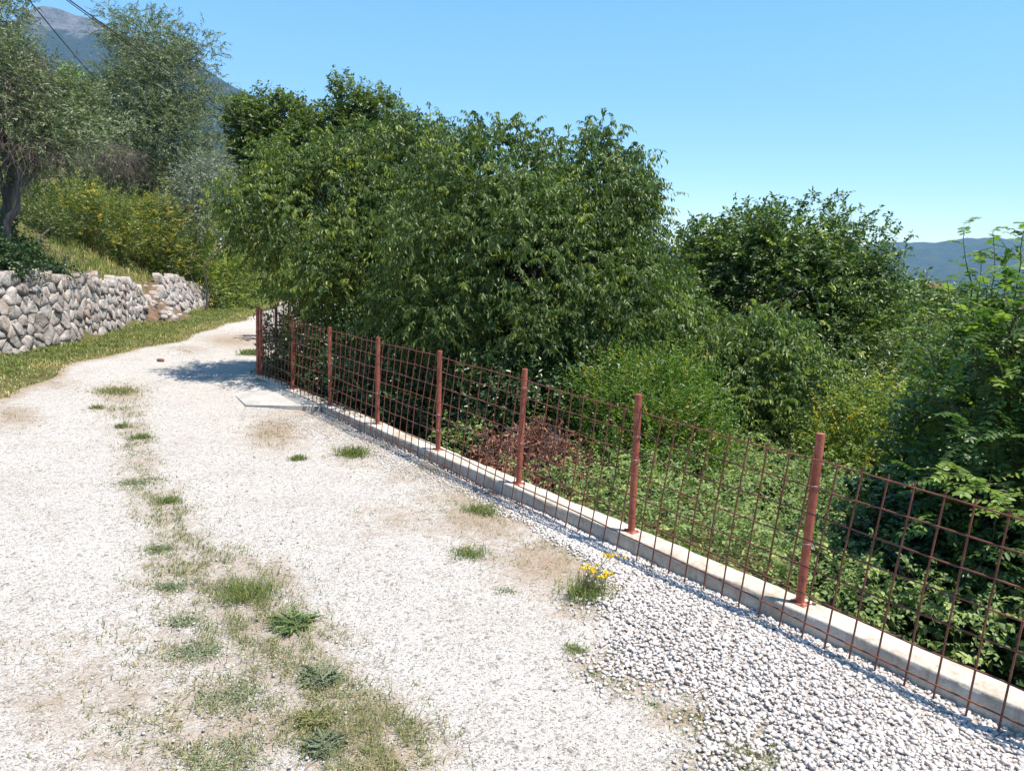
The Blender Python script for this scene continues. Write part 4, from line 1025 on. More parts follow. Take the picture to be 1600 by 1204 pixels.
def locust():
    rng = np.random.default_rng(161)
    lobes = [lobe(1540, 560, 5.4, 50, 60, .4), lobe(1590, 480, 5.5, 40, 50, .4), lobe(1500, 640, 5.4, 55, 50, .4), lobe(1580, 680, 5.2, 70, 70, .5), lobe(1550, 780, 5.0, 80, 70, .4), lobe(1640, 620, 5.4, 80, 110, .6), lobe(1640, 880, 4.8, 80, 90, .4), lobe(1480, 740, 5.6, 50, 50, .4), lobe(1720, 760, 5, 110, 130, .6), lobe(1760, 560, 5.4, 130, 120, .7), lobe(1860, 700, 5.0, 130, 150, .8), lobe(1700, 430, 5.8, 90, 70, .6)]  # unseen lobes past the right edge added to shade the ground behind the mesh
    b = at(1630, 700, 5.5); base = np.array([b[0], b[1], hz(b[0], b[1]) - .05])
    root = empty('locust_tree', tuple(base), 'young locust tree with feathery leaves at the right edge behind the fence', 'tree')
    P, O = sample_anchors(rng, lobes, 440, .6, 5, .2, .4)
    P[:, 2] = np.maximum(P[:, 2], height(P[:, 0], P[:, 1]) + .05)
    gt = Geo(); limbs(gt, rng, base, base + np.array([0, .05, 1.0]), lobes, P, .045, 130, .006)
    g = Geo()
    k = 4; PP = np.repeat(P, k, 0) + rng.normal(size=(len(P) * k, 3)) * .07
    D = np.repeat(O, k, 0) * .8 + np.array([0, 0, .35]) + rng.normal(size=(len(P) * k, 3)) * .5
    tint = np.clip(.35 + .3 * rng.random(len(PP)), 0, .8)
    hi = (PP[:, 2] > at(1540, 640, 5.4)[2]) & (rng.random(len(PP)) < .4)  # upper leaves lightened at random: sunlit top put into the colour
    tint = np.where(hi | (rng.random(len(PP)) < .06), .85 + .15 * rng.random(len(PP)), tint)
    pinnate(g, rng, PP, D, .3, 7, .052, .024, tint, gt)
    # long shoots against the sky and out through the mesh
    shoots = [((1545, 600), (1552, 362), 5.4), ((1580, 520), (1602, 345), 5.5), ((1530, 540), (1505, 352), 5.5), ((1500, 600), (1480, 440), 5.4), ((1500, 620), (1415, 505), 5.4), ((1480, 640), (1440, 590), 5.3), ((1560, 580), (1535, 430), 5.3), ((1540, 600), (1500, 475), 5.2), ((1590, 600), (1570, 440), 5.2), ((1520, 560), (1530, 400), 5.5), ((1575, 760), (1470, 735), 4.7), ((1590, 770), (1510, 760), 4.6), ((1610, 810), (1560, 790), 4.4)]
    for (a, b_, dp) in shoots:
        A, B = at(*a, dp + .1), at(*b_, dp); t = np.linspace(0, 1, 9)[:, None]
        p = A + (B - A) * t + rng.normal(0, .012, (9, 3)); tube(gt, p, np.linspace(.008, .002, 9), 5)
        m = 9; tt = np.linspace(.3, 1, m)[:, None]; Q = A + (B - A) * tt
        ang = np.arange(m) * 2.4; DD = nrm(B - A)[None] * .5 + np.stack([np.cos(ang), np.sin(ang), 0 * ang], 1) * .8 + np.array([0, 0, .1])
        pinnate(g, rng, Q, DD, .22 * np.linspace(1.1, .6, m), 6, .042, .02, np.full(m, .78) + .22 * rng.random(m), gt, .25)
    gt.build('trunk', M['stem'], root, loc=tuple(base), smooth_shade=True); g.build('crown', M['locust'], root, loc=tuple(base))
    TRI['locust'] = sum(len(f) * (k - 2) for k, l in g.f.items() for f in l)
locust()
shrub('thicket_shrub', 'dark glossy bush low down behind the right end of the mesh', [lobe(1500, 880, 6.0, 80, 80, .5), lobe(1560, 960, 5.2, 80, 60, .4), lobe(1640, 900, 5.6, 90, 100, .6), lobe(1430, 830, 6.8, 55, 55, .4), lobe(1450, 920, 5.6, 60, 45, .35), lobe(1620, 1030, 4.7, 80, 40, .3), lobe(1370, 880, 6.2, 40, 35, .3)], 'ivy', 162, 640, dict(SH, L=.07, Wd=.05, spread=.12, tl=.28), 6.3, 1540, r0=.02)  # low front lobes added: dark leaves stand in for shadowed ground

shrub('thicket_shrub', 'dense leafy bush around the stems of the young locust', [lobe(1530, 660, 6.6, 60, 70, .5), lobe(1590, 740, 6.3, 80, 90, .6), lobe(1480, 720, 6.8, 45, 55, .5), lobe(1560, 580, 6.8, 50, 50, .5), lobe(1520, 800, 6.3, 60, 60, .5)], 'ash', 163, 560, dict(SH, L=.06, Wd=.036, spread=.13, tl=.28, young=.12), 6.6, 1560, r0=.03)

# ------------------------------------------------------------------ olives and scrub on the bank
OLV = dict(tw=6, spread=.2, tl=.42, ln=14, L=.075, Wd=.023, droop=.25, ldroop=.05, up=.45, flat=.4, wild=.65, side=.5, along=.7, tint_spread=.7)
def dead_twigs(gt, rng, spots):
    for (px, py, dp, n, ln) in spots:
        c = at(px, py, dp); o = c + rng.normal(size=(n, 3)) * np.array([.25, .25, .12])
        d = nrm(rng.normal(size=(n, 3)) * np.array([.8, .8, .4]) + np.array([0.1, 0, -.7]))
        t = np.linspace(0, 1, 6); L = ln * (.5 + rng.random(n))
        wig = rng.normal(size=(n, 6, 3)) * .035 * t[None, :, None]
        p = o[:, None] + d[:, None] * (L[:, None] * t)[..., None] + np.array([0, 0, -1.]) * (.25 * L[:, None] * t ** 2)[..., None] + wig
        many_tubes(gt, p, np.broadcast_to(.0055 * (1 - .6 * t), (n, 6)))
def olive(label, lobes, px, depth, fork, n, seed, twigs, r0=.2, kw=None):
    rng = np.random.default_rng(seed)
    r = tree('olive_tree', label, 'tree', lobes, px, depth, fork, kw or OLV, n, 'olive', 'olive_bark', r0, seed, shell=.6, nb=120, trunks=2, rough=.22)
    g = Geo(); dead_twigs(g, rng, twigs); g.build('dead_twigs', M['twig'], r, loc=tuple(r.location))
lobL1 = [lobe(10, 150, 16, 70, 60, 1.4), lobe(75, 165, 16.3, 50, 48, 1.1), lobe(-70, 100, 16, 80, 80, 1.5), lobe(8, 105, 16.3, 36, 34, 1.0), lobe(60, 215, 16, 60, 32, 1.0), lobe(5, 235, 15.6, 45, 30, .9), lobe(-25, 0, 16.5, 40, 34, 1.0), lobe(135, 205, 16.6, 34, 24, .8)]  # last lobe added to cast shade on the stone wall
olive('grey-green olive tree leaning in at the left edge with a dark trunk', lobL1, 12, 16.2, at(18, 265, 16.2), 900, 171, [(30, 225, 15.4, 90, .5), (60, 235, 15.4, 80, .5), (10, 130, 15.3, 190, .6), (-10, 170, 15.2, 140, .6), (40, 90, 15.6, 80, .5)], r0=.09)
D2 = 30.0
lobL2 = [lobe(235, 72, D2, 42, 40, 1.8), lobe(268, 130, D2, 50, 50, 2.2), lobe(220, 165, D2, 50, 48, 2.2), lobe(265, 210, D2 - .5, 55, 48, 2.2), lobe(205, 235, D2 - .8, 45, 40, 1.9), lobe(292, 265, D2, 34, 38, 1.5), lobe(190, 48, D2 + .5, 18, 26, 1.0), lobe(308, 82, D2, 18, 24, .9), lobe(172, 175, D2, 32, 38, 1.6), lobe(240, 285, D2 - .8, 44, 28, 1.5), lobe(180, 275, D2 - .8, 36, 26, 1.3)]
olive('tall grey-green olive tree crossing the mountain, right of the dangling dead twigs', lobL2, 222, D2 + .2, at(228, 270, D2 + .2), 1150, 172, [(150, 225, 25, 260, 1.05), (185, 235, 25, 220, 1.0), (120, 215, 25, 120, .9)], r0=.1, kw=dict(OLV, L=.105, Wd=.032, tl=.55, spread=.27))
shrub('ivy_shrub', 'small dark green leafy tree growing between the two olives', [lobe(115, 150, 29, 26, 28, 1.2), lobe(135, 185, 29, 26, 28, 1.2), lobe(100, 190, 28.5, 30, 30, 1.2)], 'fresh', 173, 240, dict(SH, L=.11, Wd=.07), 29, 118, r0=.06, skirt=False)
BR = dict(tw=7, spread=.18, tl=.42, ln=14, L=.07, Wd=.026, droop=.15, ldroop=.0, up=.6, flat=.4, wild=.6, young=.13)
shrub('broom_bush', 'yellow flowering broom bush under the olives on the bank', [lobe(115, 318, 23.2, 28, 22, .9), lobe(165, 332, 23.6, 38, 24, .9), lobe(212, 342, 25.5, 20, 16, .8)], 'broom', 181, 240, dict(BR), 23, 150)
shrub('broom_bush', 'smaller yellowish bush in the shade right of the broom', [lobe(255, 345, 25.5, 26, 24, .9), lobe(268, 320, 26, 14, 18, .6)], 'broom', 182, 130, dict(BR, young=.2), 25.5, 256)
shrub('silver_shrub', 'silvery shrub at the foot of the tall olive', [lobe(310, 290, 27, 28, 36, 1.1), lobe(290, 328, 26.5, 30, 20, 1.0), lobe(335, 275, 28, 18, 26, .8)], 'grey_shrub', 183, 280, dict(OLV, tw=5, L=.085), 27, 310)
shrub('bank_shrub', 'green bush on the bank left of the small concrete frame', [lobe(303, 368, 29, 26, 18, 1.0), lobe(270, 378, 27, 22, 12, .8), lobe(338, 408, 27.8, 26, 12, .7), lobe(375, 402, 29, 20, 14, .8)], 'yellow_shrub', 184, 260, dict(SH, L=.08, Wd=.04, young=.05), 28, 300)
shrub('bank_shrub', 'scrubby bush behind the tall stone wall below the broom', [lobe(70, 350, 21.5, 34, 14, .8), lobe(45, 325, 22, 28, 28, .9)], 'scrub', 185, 260, dict(SH, L=.065, Wd=.028), 19.8, 66)
shrub('bank_shrub', 'overgrown bush smothering the far end of the collapsed wall', [lobe(368, 428, 33, 24, 20, 1.1), lobe(386, 422, 34, 20, 20, 1.0), lobe(356, 452, 30.5, 14, 10, .5)], 'scrub', 186, 260, dict(SH, L=.1, Wd=.05), 33.5, 374)
shrub('ivy_shrub', 'dark ivy mound spilling over the wall top at the left edge', [lobe(15, 408, 15.1, 36, 18, .5), lobe(75, 424, 16.6, 34, 7, .35), lobe(-40, 400, 14.8, 50, 36, .6), lobe(14, 378, 15.8, 24, 22, .6)], 'ivy', 187, 260, dict(SH, L=.05, Wd=.04, tl=.22, spread=.1), 15.2, 15, skirt=False)
shrub('bank_shrub', 'dark green hedge closing the bank behind the olives', [lobe(60, 290, 34, 80, 38, 1.8), lobe(180, 295, 35, 80, 32, 1.8), lobe(-50, 260, 34, 70, 52, 1.8), lobe(300, 335, 37, 60, 36, 1.8)], 'oak', 188, 260, dict(SH, L=.15, Wd=.09, spread=.3), 34.5, 140, r0=.08)

# dead brown brush pile behind the fence
def dead_brush():
    rng = np.random.default_rng(191); c = at(835, 745, 8.3); base = np.array([c[0], c[1], hz(c[0], c[1]) - .02])
    root = empty('dead_bush', tuple(base), 'dead red-brown brushwood heap behind the fence', 'dead bush')
    lobes = [lobe(800, 710, 8.4, 40, 32, .35), lobe(855, 705, 8.3, 48, 38, .35), lobe(830, 760, 8.1, 60, 32, .35), lobe(885, 750, 8.1, 32, 36, .3)]
    P, O = sample_anchors(rng, lobes, 170, .8, 9, .2, .6); P[:, 2] = np.maximum(P[:, 2], height(P[:, 0], P[:, 1]) + .04)
    g = Geo(); spray(g, rng, P, O, tw=4, spread=.08, tl=.25, ln=7, L=.06, Wd=.02, droop=.5, ldroop=.5, up=.1, flat=.3, wild=.8, curl=.5, fold=.5)
    g.build('dry_leaves', M['dead'], root, loc=tuple(base))
    g = Geo(); n = 420; o = P[rng.integers(len(P), size=n)] + rng.normal(0, .06, (n, 3)); d = nrm(rng.normal(size=(n, 3)) + [0, 0, .2]); t = np.linspace(0, 1, 5)
    p = o[:, None] + d[:, None] * (.35 * (.4 + rng.random((n, 1))) * t)[..., None] + rng.normal(size=(n, 5, 3)) * .02; p[..., 2] = np.maximum(p[..., 2], base[2] + .02)
    many_tubes(g, p, np.broadcast_to(.004 * (1 - .5 * t), (n, 5)), rng.random(n))
    g.build('branches', M['twig'], root, loc=tuple(base))
dead_brush()

# ------------------------------------------------------------------ brambles, grass
def brambles():
    rng = np.random.default_rng(201); n = 2100
    i = -.55 + 4.0 * rng.random(n); off = .3 + 4.5 * rng.random(n) ** 1.15
    p = F0 + FD * i[:, None] + FN * off[:, None]
    z = height(p[:, 0], p[:, 1]); mound = .22 + .16 * hash_noise(np.stack([p[:, 0] * 1.2, p[:, 1] * 1.2, 0 * z], 1), 77)
    lift = np.clip(off * .22, 0, .75)                         # canes heap up down the slope
    dbc = at(835, 745, 8.3)[:2]; far_ = np.linalg.norm(p - dbc, axis=1) > .75
    p, off, z, mound, lift = p[far_], off[far_], z[far_], mound[far_], lift[far_]; n = len(p)
    P = np.stack([p[:, 0], p[:, 1], z + mound * smooth(.15, .6, off) * (.3 + .7 * rng.random(n)) + lift * (.5 + .5 * rng.random(n)) + .03], 1)
    O = nrm(np.stack([rng.normal(0, .4, n), rng.normal(0, .4, n), np.ones(n)], 1))
    g = Geo(); gs = Geo()
    spray(g, rng, P, O, tw=3, spread=.08, tl=.2, ln=10, L=.036, Wd=.023, droop=.4, ldroop=.15, up=.4, flat=.8, wild=.7, six=False, young=.1, fold=.1)
    spray(Geo(), rng, P[::5], O[::5], tw=2, spread=.08, tl=.4, ln=2, L=.01, Wd=.01, droop=.4, twig_rad=.0022, gtw=gs)
    o = g.build('brambles', M['bramble']); tag(o, 'tangled green bramble ground cover behind the kerb', 'brambles', kind='stuff')
    gs.build('bramble_canes', M['stem'], o)
    TRI['bramble'] = sum(len(f) * (k - 2) for k, l in g.f.items() for f in l)
brambles()
def blades(g, rng, P, hgt, wid, lean=.5, tint=None, seg=2):
    n = len(P); a = rng.random(n) * 6.283; d = np.stack([np.cos(a), np.sin(a), 0 * a], 1)
    s = np.stack([-d[:, 1], d[:, 0], 0 * a], 1); h = hgt * (.5 + rng.random(n)); w = wid * (.7 + .6 * rng.random(n))
    ln = lean * rng.random(n)
    m = P + d * (h * ln * .35)[:, None] + np.array([0, 0, 1.]) * (h * .55)[:, None]
    t = P + d * (h * ln * 1.1)[:, None] + np.array([0, 0, 1.]) * (h * (1 - .35 * ln))[:, None]
    V = np.stack([P - s * w[:, None] / 2, P + s * w[:, None] / 2, m + s * w[:, None] * .35, m - s * w[:, None] * .35, t], 1)
    b = np.arange(n)[:, None] * 5
    if tint is None: tint = rng.random(n)
    g.add(V.reshape(-1, 3), b + np.array([0, 1, 2, 3]), tint)
    g2 = (b + np.array([3, 2, 4])); g.f.setdefault(3, []).append(g2 + g.n - n * 5); g.t.setdefault(3, []).append(np.asarray(tint, float))
def verge():
    rng = np.random.default_rng(211)
    g = Geo(); n = 60000
    base = np.stack([-13.5 + 8 * rng.random(n * 5), 4 + 34 * rng.random(n * 5)], 1)
    dw_, _ = poly_dist(base, WALL); dl_, _ = poly_dist(base, EL[::6])
    inn = (dw_ < .1) & (dl_ > -.08); base, dw_, dl_ = base[inn][:n], dw_[inn][:n], dl_[inn][:n]; n = len(base)
    f = np.clip(-dw_ / (np.abs(dw_) + np.abs(dl_)), 0, 1)
    tuft = hash_noise(np.concatenate([base * 1.1, np.zeros((n, 1))], 1), 90)
    keep = (rng.random(n) < .75 + .5 * tuft) & (rng.random(n) < np.where(f > .9, .55, 1))
    base, f, tuft = base[keep], f[keep], tuft[keep]
    P = np.concatenate([base, np.maximum(height(base[:, 0], base[:, 1]), -.05)[:, None]], 1)
    P[:, 2] = np.minimum(P[:, 2], .12)
    tint = np.clip(.38 + .5 * (f > .75) * rng.random(len(P)) + .22 * rng.normal(size=len(P)) + .18 * tuft, 0, 1)
    blades(g, rng, P, (.055 + .06 * np.clip(tuft, 0, 1)) * np.where(f > .8, .6, 1), .018, 1.8, tint)
    o = g.build('verge_grass', M['grass']); tag(o, 'short green grass verge between the stone wall and the track', 'grass', kind='stuff')
    TRI['verge'] = len(P) * 3
    g = Geo(); n = 50000
    al = rng.random(n) * 34 + .5; d = .45 + 9 * rng.random(n) ** 1.5
    q = np.stack([np.interp(al, _wl, WALL[:, 0]), np.interp(al, _wl, WALL[:, 1])], 1); q2 = np.stack([np.interp(al + .2, _wl, WALL[:, 0]), np.interp(al + .2, _wl, WALL[:, 1])], 1)
    tn = nrm(q2 - q); base = q + np.stack([-tn[:, 1], tn[:, 0]], 1) * d[:, None]
    tuft = hash_noise(np.concatenate([base * .8, np.zeros((n, 1))], 1), 91)
    gap = (al > a1 - .4) & (al < b0 + .3) & (d < 1.3) & (rng.random(n) < .85)
    keep = (rng.random(n) < .7 + .5 * tuft) & ~gap
    base, tuft = base[keep], tuft[keep]
    P = np.concatenate([base, height(base[:, 0], base[:, 1])[:, None] - .02], 1)
    tint = np.clip(.5 + .3 * hash_noise(np.concatenate([base * .5, np.ones((len(base), 1))], 1), 92) + .2 * rng.normal(size=len(P)), 0, 1)
    blades(g, rng, P, .18 + .16 * np.clip(tuft, 0, 1), .025, 1.3, tint)
    o = g.build('bank_grass', M['grass']); tag(o, 'rough half-dry grass covering the bank above the stone wall', 'grass', kind='stuff')
    TRI['bank'] = len(P) * 3
    # dry grass scattered over the dirt patches of the track
    g = Geo(); X_, Y_ = [], []
    for (cx, cy_, rx, ry, k) in DIRT:
        c = gp(cx, cy_); e1 = gp(cx + rx, cy_)[:2] - c[:2]; e2 = gp(cx, cy_ - ry)[:2] - c[:2]; m = int(760 * k)
        q = c[:2] + rng.normal(0, .55, (m, 1)) * e1 + rng.normal(0, .55, (m, 1)) * e2
        X_.append(q[:, 0]); Y_.append(q[:, 1])
    x, y = np.concatenate(X_), np.concatenate(Y_)
    nz = hash_noise(np.stack([x * 6, y * 6, 0 * x], 1), 93) + .5 * hash_noise(np.stack([x * 17, y * 17, 0 * x], 1), 94)
    df = (np.stack([x, y], 1) - F0) @ FN
    keep = (nz > -.05 + rng.normal(0, .35, len(x))) & (df < -.14)
    x, y = x[keep], y[keep]
    P = np.stack([x, y, .018 * hash_noise(np.stack([x * .5, y * .5, 0 * x], 1), 5) - .004], 1)
    blades(g, rng, P, .022 + .01 * rng.random(len(P)), .003 + .0004 * y, 2.2, np.clip(rng.normal(.28, .3, len(P)) + .3 * hash_noise(P * 3, 95), 0, 1))
    o = g.build('sparse_grass', M['dry_grass']); tag(o, 'thin dry grass growing in the dirt patches of the track', 'grass', kind='stuff')
    TRI['sparse'] = len(P) * 3
verge()

# ------------------------------------------------------------------ weeds in the track: each a plant of its own
def weed(name, label, px, py, wpx, kind, seed, hfac=1.0, mat=None, group='weeds growing in the track'):
    rng = np.random.default_rng(seed)
    c = gp(px, py); dep = (c - CAM) @ CF; r = wpx / FPX * dep / 2
    df = (c[:2] - F0) @ FN
    z = road_z(c[0], c[1]) + (.012 if df > -1.2 else 0)
    base = np.array([c[0], c[1], z]); g = Geo()
    if kind == 'rosette':
        n = int(120 + 50 * rng.random()); a = np.arange(n) * 2.4 + rng.normal(0, .35, n); el = rng.uniform(.0, .75, n) ** 2.0 + .03
        A = np.stack([np.cos(a) * np.cos(el), np.sin(a) * np.cos(el), np.sin(el)], 1); L = r * rng.uniform(.3, 1.1, n)
        st = base + rng.normal(0, .16 * r, (n, 3)) * [1, 1, 0] + [0, 0, .004]
        leaves(g, st, A, np.tile([0, 0, 1.], (n, 1)) + rng.normal(0, .5, (n, 3)), L, .006 + L * .07, rng.random(n), six=True, fold=.3, curl=.3 * rng.random((n, 1)))
        # lobes along the blades
        for f_ in (.4, .6, .8):
            for sg in (-1, 1):
                S_ = np.stack([-A[:, 1], A[:, 0], 0 * a], 1) * sg + A * .5
                leaves(g, st + A * (L * f_)[:, None], S_, np.tile([0, 0, 1.], (n, 1)) + rng.normal(0, .4, (n, 3)), L * .18, .005, rng.random(n))
        k_ = 160; P = base + np.concatenate([rng.normal(0, r * .6, (k_, 2)), np.zeros((k_, 1))], 1)
        blades(g, rng, P, np.full(k_, .03), .003, 2.0, rng.random(k_))
        m = mat or ('weed' if seed % 2 else 'grey_weed')
    elif kind == 'tuft':
        n = int(np.clip(2600 * r, 220, 2600)); P = base + np.concatenate([rng.normal(0, r * .45, (n, 2)), np.zeros((n, 1))], 1)
        blades(g, rng, P, np.full(n, min(.075, r * .6) * hfac), max(.0026, .0008 * dep), 2.0, np.clip(rng.normal(.3, .25, n), 0, 1)); m = mat or 'grass'
    else:                                                    # low mat of tiny leaves
        n = int(np.clip(8000 * r, 450, 4200)); P = base + np.concatenate([rng.normal(0, r * .6, (n, 2)) * [1, .8], rng.random((n, 1)) * .012 + .001], 1)
        keep = hash_noise(P * 14, seed) > -.3 + rng.normal(0, .3, n); P = P[keep]; n = len(P)
        leaves(g, P, rng.normal(size=(n, 3)) * [1, 1, .5], np.tile([0, 0, 1.], (n, 1)) + rng.normal(0, .6, (n, 3)), .008 + .008 * rng.random(n) + .0012 * dep, .0035 + .0008 * dep, rng.random(n)); m = mat or 'mat_weed'
    o = g.build(name, M[m], loc=tuple(base)); return tag(o, label, 'weed', group)
WEEDS = [('grass_tuft', 'largest bushy green grass tuft in the middle of the track', 392, 926, 100, 'tuft', 1.0),
         ('rosette_weed', 'spiky green rosette weed just below the largest grass tuft', 455, 975, 80, 'rosette', 1),
         ('rosette_weed', 'grey-green rosette weed halfway between the spiky rosette and the photo bottom', 503, 1060, 72, 'rosette', 1),
         ('rosette_weed', 'brownish withered rosette weed left of the big yellowish grass patch', 490, 1122, 66, 'rosette', 1),
         ('rosette_weed', 'lowest grey-green rosette weed near the bottom edge of the photo', 505, 1162, 72, 'rosette', 1),
         ('grass_tuft', 'broad yellowish grass patch at the bottom, right of the withered rosette', 568, 1125, 150, 'tuft', .7),
         ('mat_weed', 'bluish-green moss-like mat at the bottom edge of the track', 340, 1182, 130, 'mat', 1),
         ('mat_weed', 'wide green mat weed left of the grey-green rosettes', 362, 1090, 100, 'mat', 1),
         ('mat_weed', 'flat green mat weed below the small round mat in mid-track', 305, 1015, 80, 'mat', 1),
         ('mat_weed', 'small round green mat left of the spiky rosette', 285, 968, 40, 'mat', 1),
         ('mat_weed', 'small bright green weed alone in mid-track, left of the brown dry stalks', 250, 858, 36, 'mat', 1),
         ('mat_weed', 'thin patchy green weed under the small bright green one', 266, 915, 50, 'mat', 1),
         ('grass_tuft', 'compact dark tuft between the green smear and the brown stalks', 264, 785, 34, 'tuft', .8),
         ('mat_weed', 'loose green smear of weed above the compact dark tuft', 215, 757, 55, 'mat', 1),
         ('grass_tuft', 'dark tuft in a row of small tufts at the far track middle', 222, 683, 30, 'tuft', .8),
         ('grass_tuft', 'tiny dark tuft up the track, left of the row of tufts', 190, 664, 20, 'tuft', .8),
         ('grass_tuft', 'wide dry grass patch in the middle of the track at the bend', 182, 610, 70, 'tuft', .6),
         ('grass_tuft', 'small dry tuft just below the wide dry patch at the bend', 152, 637, 22, 'tuft', .7),
         ('grass_tuft', 'rounded green clump on the gravel nearest the fourth fence post from the right', 551, 710, 56, 'tuft', 1.0),
         ('grass_tuft', 'small weed left of the rounded green clump', 466, 716, 26, 'tuft', .8),
         ('grass_tuft', 'green tuft on the dirt near the third fence post from the right', 752, 800, 62, 'tuft', .7),
         ('grass_tuft', 'sparse green tuft lower down the dirt strip, left of the yellow flowers', 735, 868, 70, 'tuft', .55),
         ('mat_weed', 'small grey-green weed alone on the white track, left of the yellow flowers', 788, 925, 34, 'mat', 1),
         ('grass_tuft', 'dense little dark green cushion at the edge of the coarse gravel', 899, 1017, 40, 'tuft', .9),
         ('grass_tuft', 'tiny green sprig where the gravel meets the dirt', 1018, 1100, 22, 'tuft', .8),
         ('grass_tuft', 'yellowish grass clump at the bottom edge beside the coarse gravel', 1180, 1190, 90, 'tuft', .7),
         ('grass_tuft', 'grey-green tuft at the left side of the concrete apron in the shade', 395, 553, 40, 'tuft', 1.2)]
for k, (nm, lb, px, py, wp, kd, hf) in enumerate(WEEDS):
    weed(nm, lb, px, py, wp, kd, 300 + k, hf, mat='dry_grass' if (kd == 'tuft' and ('dry' in lb or 'yellowish' in lb)) else ('dry_grass' if 'withered' in lb else None))
def flower_plant():
    rng = np.random.default_rng(401); c = gp(905, 935); base = np.array([c[0], c[1], road_z(c[0], c[1]) + .01])
    root = empty('flowering_weed', tuple(base), 'clump of weed with small yellow flowers beside the kerb', 'flower')
    g = Geo(); n = 420; P = base + np.concatenate([rng.normal(0, .075, (n, 2)) + rng.random((n, 1)) * np.array([[.14, .1]]), np.zeros((n, 1))], 1)
    blades(g, rng, P, np.full(n, .1), .005, 1.3, np.clip(rng.normal(.35, .25, n), 0, 1)); g.build('foliage', M['grass'], root, loc=tuple(base))
    for k in range(38):
        tgt = [(915, 885), (930, 890), (945, 893), (922, 880), (955, 865), (948, 862), (938, 898)][k % 7]
        h = .12 + .06 * rng.random(); q = gp(tgt[0] + rng.normal(0, 9), tgt[1] + h * 250, 0)
        top = np.array([q[0], q[1], base[2] + h]); st = base + np.array([rng.normal(.05, .05), rng.normal(.04, .05), 0])
        t = np.linspace(0, 1, 5)[:, None]; p = st + (top - st) * t + np.array([0, 0, 1]) * .02 * np.sin(np.pi * t)
        gs = Geo(); tube(gs, p, .0016, 4); sm = gs.build('flower_stem', M['stem'], root, loc=tuple(base))
        m = 9; A = nrm(rng.normal(size=(m, 3)) + [0, 0, .4]); gpet = Geo()
        leaves(gpet, np.tile(top, (m, 1)), A, rng.normal(size=(m, 3)), .018, .012, rng.random(m), fold=.05, curl=.1)
        gpet.build('flower_head', M['petal'], root, loc=tuple(base))
flower_plant()

# ------------------------------------------------------------------ small things
def small_rock(name, label, cat, px, py, s, mat, seed, z=0.0):
    rng = np.random.default_rng(seed); c = gp(px, py, z); bm = bmesh.new(); bmesh.ops.create_icosphere(bm, subdivisions=2, radius=1)
    v = np.array([x.co for x in bm.verts]); f_ = np.array([[q.index for q in x.verts] for x in bm.faces]); bm.free()
    v = v / ((np.abs(v) ** 4).sum(1) ** .25)[:, None] * (1 + .2 * hash_noise(v * 1.4, seed))[:, None] * np.array([1, .7, .6]) * s
    g = Geo(); base = np.array([c[0], c[1], z + s * .35]); g.add(v + base, f_); o = g.build(name, mat, loc=tuple(base)); return tag(o, label, cat)
small_rock('rock', 'small red-brown rock lying on the track at the tip of the tree shadow', 'rock', 251, 565, .065, M['brown_rock'], 3)
def litter():
    g = Geo(); c = gp(1113, 941, .03); rng = np.random.default_rng(2); n = 6; V = []
    for i in range(n):
        for j in range(4): V.append(c + np.array([(i - 2.5) * .008, (j - 1.5) * .008, .006 * math.sin(i * 1.7 + j) + .006]))
    k = np.arange(n * 4).reshape(n, 4); q = np.stack([k[:-1, :-1], k[1:, :-1], k[1:, 1:], k[:-1, 1:]], -1).reshape(-1, 4)
    V = np.array(V); g.add(V, q); g.add(V - [0, 0, .0015], q[:, ::-1]); o = g.build('plastic_scrap', M['pink'], loc=tuple(c)); tag(o, 'crumpled pink plastic scrap on the gravel by the kerb', 'litter')
litter()
small_rock('pebble', 'single grey pebble on the kerb top beside the nearest post', 'pebble', 1272, 943, .013, M['stone'], 5, .155)
# concrete frame on the bank
def box(g, a, b):
    a, b = np.minimum(a, b), np.maximum(a, b)
    v = [(x, y, z) for z in (a[2], b[2]) for y in (a[1], b[1]) for x in (a[0], b[0])]
    g.add(v, [(0, 2, 3, 1), (4, 5, 7, 6), (0, 1, 5, 4), (2, 6, 7, 3), (0, 4, 6, 2), (1, 3, 7, 5)])
def frame():
    b = at(345, 390, 33.5); tz = at(345, 361, 33.5)[2]; bz = min(hz(b[0], b[1]), b[2]) - .05
    root = empty('concrete_frame', (b[0], b[1], bz), 'small pale concrete post and lintel half hidden by leaves on the bank', 'frame')
    org = tuple(root.location)
    g = Geo(); box(g, np.array([b[0] - .06, b[1] - .06, bz]), np.array([b[0] + .06, b[1] + .06, tz - .14])); g.build('upright', M['slab'], root, loc=org)
    g = Geo(); box(g, np.array([b[0] + 1.0, b[1] - .06, bz]), np.array([b[0] + 1.12, b[1] + .06, tz - .14])); g.build('upright', M['slab'], root, loc=org)
    g = Geo(); box(g, np.array([b[0] - .08, b[1] - .08, tz - .138]), np.array([b[0] + 1.14, b[1] + .08, tz])); g.build('lintel', M['slab'], root, loc=org)
frame()
def cable(label, pts, r):
    P = np.array([at(*p) for p in pts]); t = np.linspace(0, 1, 40); k = np.linspace(0, 1, len(P))
    q = np.stack([np.interp(t, k, P[:, i]) for i in range(3)], 1); q[:, 2] -= 0
    g = Geo(); tube(g, q, r, 6); o = g.build('overhead_cable', M['cable']); return tag(o, label, 'cable', 'overhead cables')
cable('thin overhead cable running into the left olive', [(-20, -80, 13), (45, 0, 15), (90, 55, 17), (135, 108, 19.5), (190, 165, 23)], .011)
cable('long overhead cable passing behind the tall olive towards the oaks', [(20, -65, 14), (108, 0, 17), (200, 66, 21), (320, 152, 29), (440, 226, 42), (560, 290, 70)], .015)
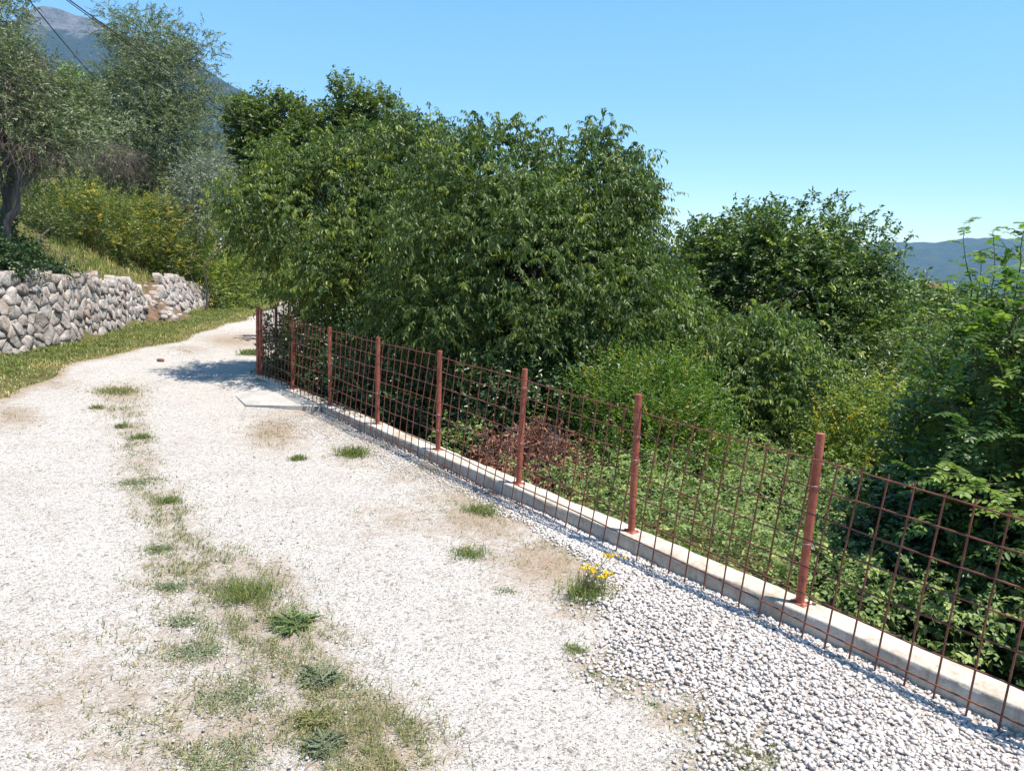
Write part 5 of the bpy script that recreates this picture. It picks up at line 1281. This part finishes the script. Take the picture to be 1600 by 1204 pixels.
cable('second thin cable just below the long overhead cable', [(24, -60, 14.05), (110, 5, 17.05), (200, 70, 21.05), (320, 157, 29.05), (440, 231, 42), (560, 295, 70)], .01)
# house below the hill, and the far village
def house(name, label, px, py, dep, w, d, h, rh, group=None, z0=None, detail=True):
    c = at(px, py, dep); zt = c[2]; base = np.array([c[0], c[1], zt - rh - h if z0 is None else z0])
    root = empty(name, tuple(base), label, 'house', group); org = tuple(base); x, y, z = base
    g = Geo(); box(g, np.array([x - w / 2, y - d / 2, z]), np.array([x + w / 2, y + d / 2, zt - rh])); g.build('wall', M['white_wall'], root, loc=org)
    g = Geo(); e = w * .05; zz = zt - rh
    V = np.array([(x - w / 2 - e, y - d / 2 - e, zz), (x + w / 2 + e, y - d / 2 - e, zz), (x + w / 2 + e, y + d / 2 + e, zz), (x - w / 2 - e, y + d / 2 + e, zz), (x - w * .3, y, zt), (x + w * .3, y, zt)])
    V[:, 2] += .003 * w; g.add(V, [(0, 1, 5, 4), (2, 3, 4, 5)]); g.add(V, [(1, 2, 5), (3, 0, 4), (0, 2, 1), (0, 3, 2)])
    rf = g.build('roof', M['tile'], root, loc=org)
    if detail:
        g = Geo(); box(g, np.array([x - w * .3, y - .3, zt - .6]), np.array([x - w * .22, y + .3, zt + .3])); ch = g.build('chimney', M['white_wall'], rf, loc=org); ch.location = (0, 0, 0)
        g = Geo(); tube(g, [(x - w * .34, y, zt - .5), (x - w * .34, y, zt + 1.6)], .035, 5)
        for q in (1.0, 1.3, 1.55): tube(g, [(x - w * .34 - .45, y, zt + q), (x - w * .34 + .45, y, zt + q)], .02, 4)
        an = g.build('antenna', M['cable'], rf, loc=org); an.location = (0, 0, 0)
        for sx in (-.25, .2):
            g = Geo(); box(g, np.array([x + sx * w - .5, y - d / 2 - .03, zz - 1.8]), np.array([x + sx * w + .5, y - d / 2 + .02, zz - .6])); g.build('window', M['cable'], root, loc=org)
house('house', 'red tiled house roof with antenna peeping over the bushes below the hill', 1462, 443, 110, 4.2, 5, 3, 1.0)
rng = np.random.default_rng(5)
for k in range(16):
    px = 1398 + 62 * rng.random(); py = 410 + 8 * rng.random() - (px - 1400) * .03
    house('far_house', 'tiny white house in the village strip on the far hill', px, py, 4900 + 60 * rng.random(), 16 + 10 * rng.random(), 12, 8, 3, 'village houses on the far hill', detail=False)
print('TRI', TRI, 'total', sum(len(o.data.polygons) for o in bpy.data.objects if o.type == 'MESH'))
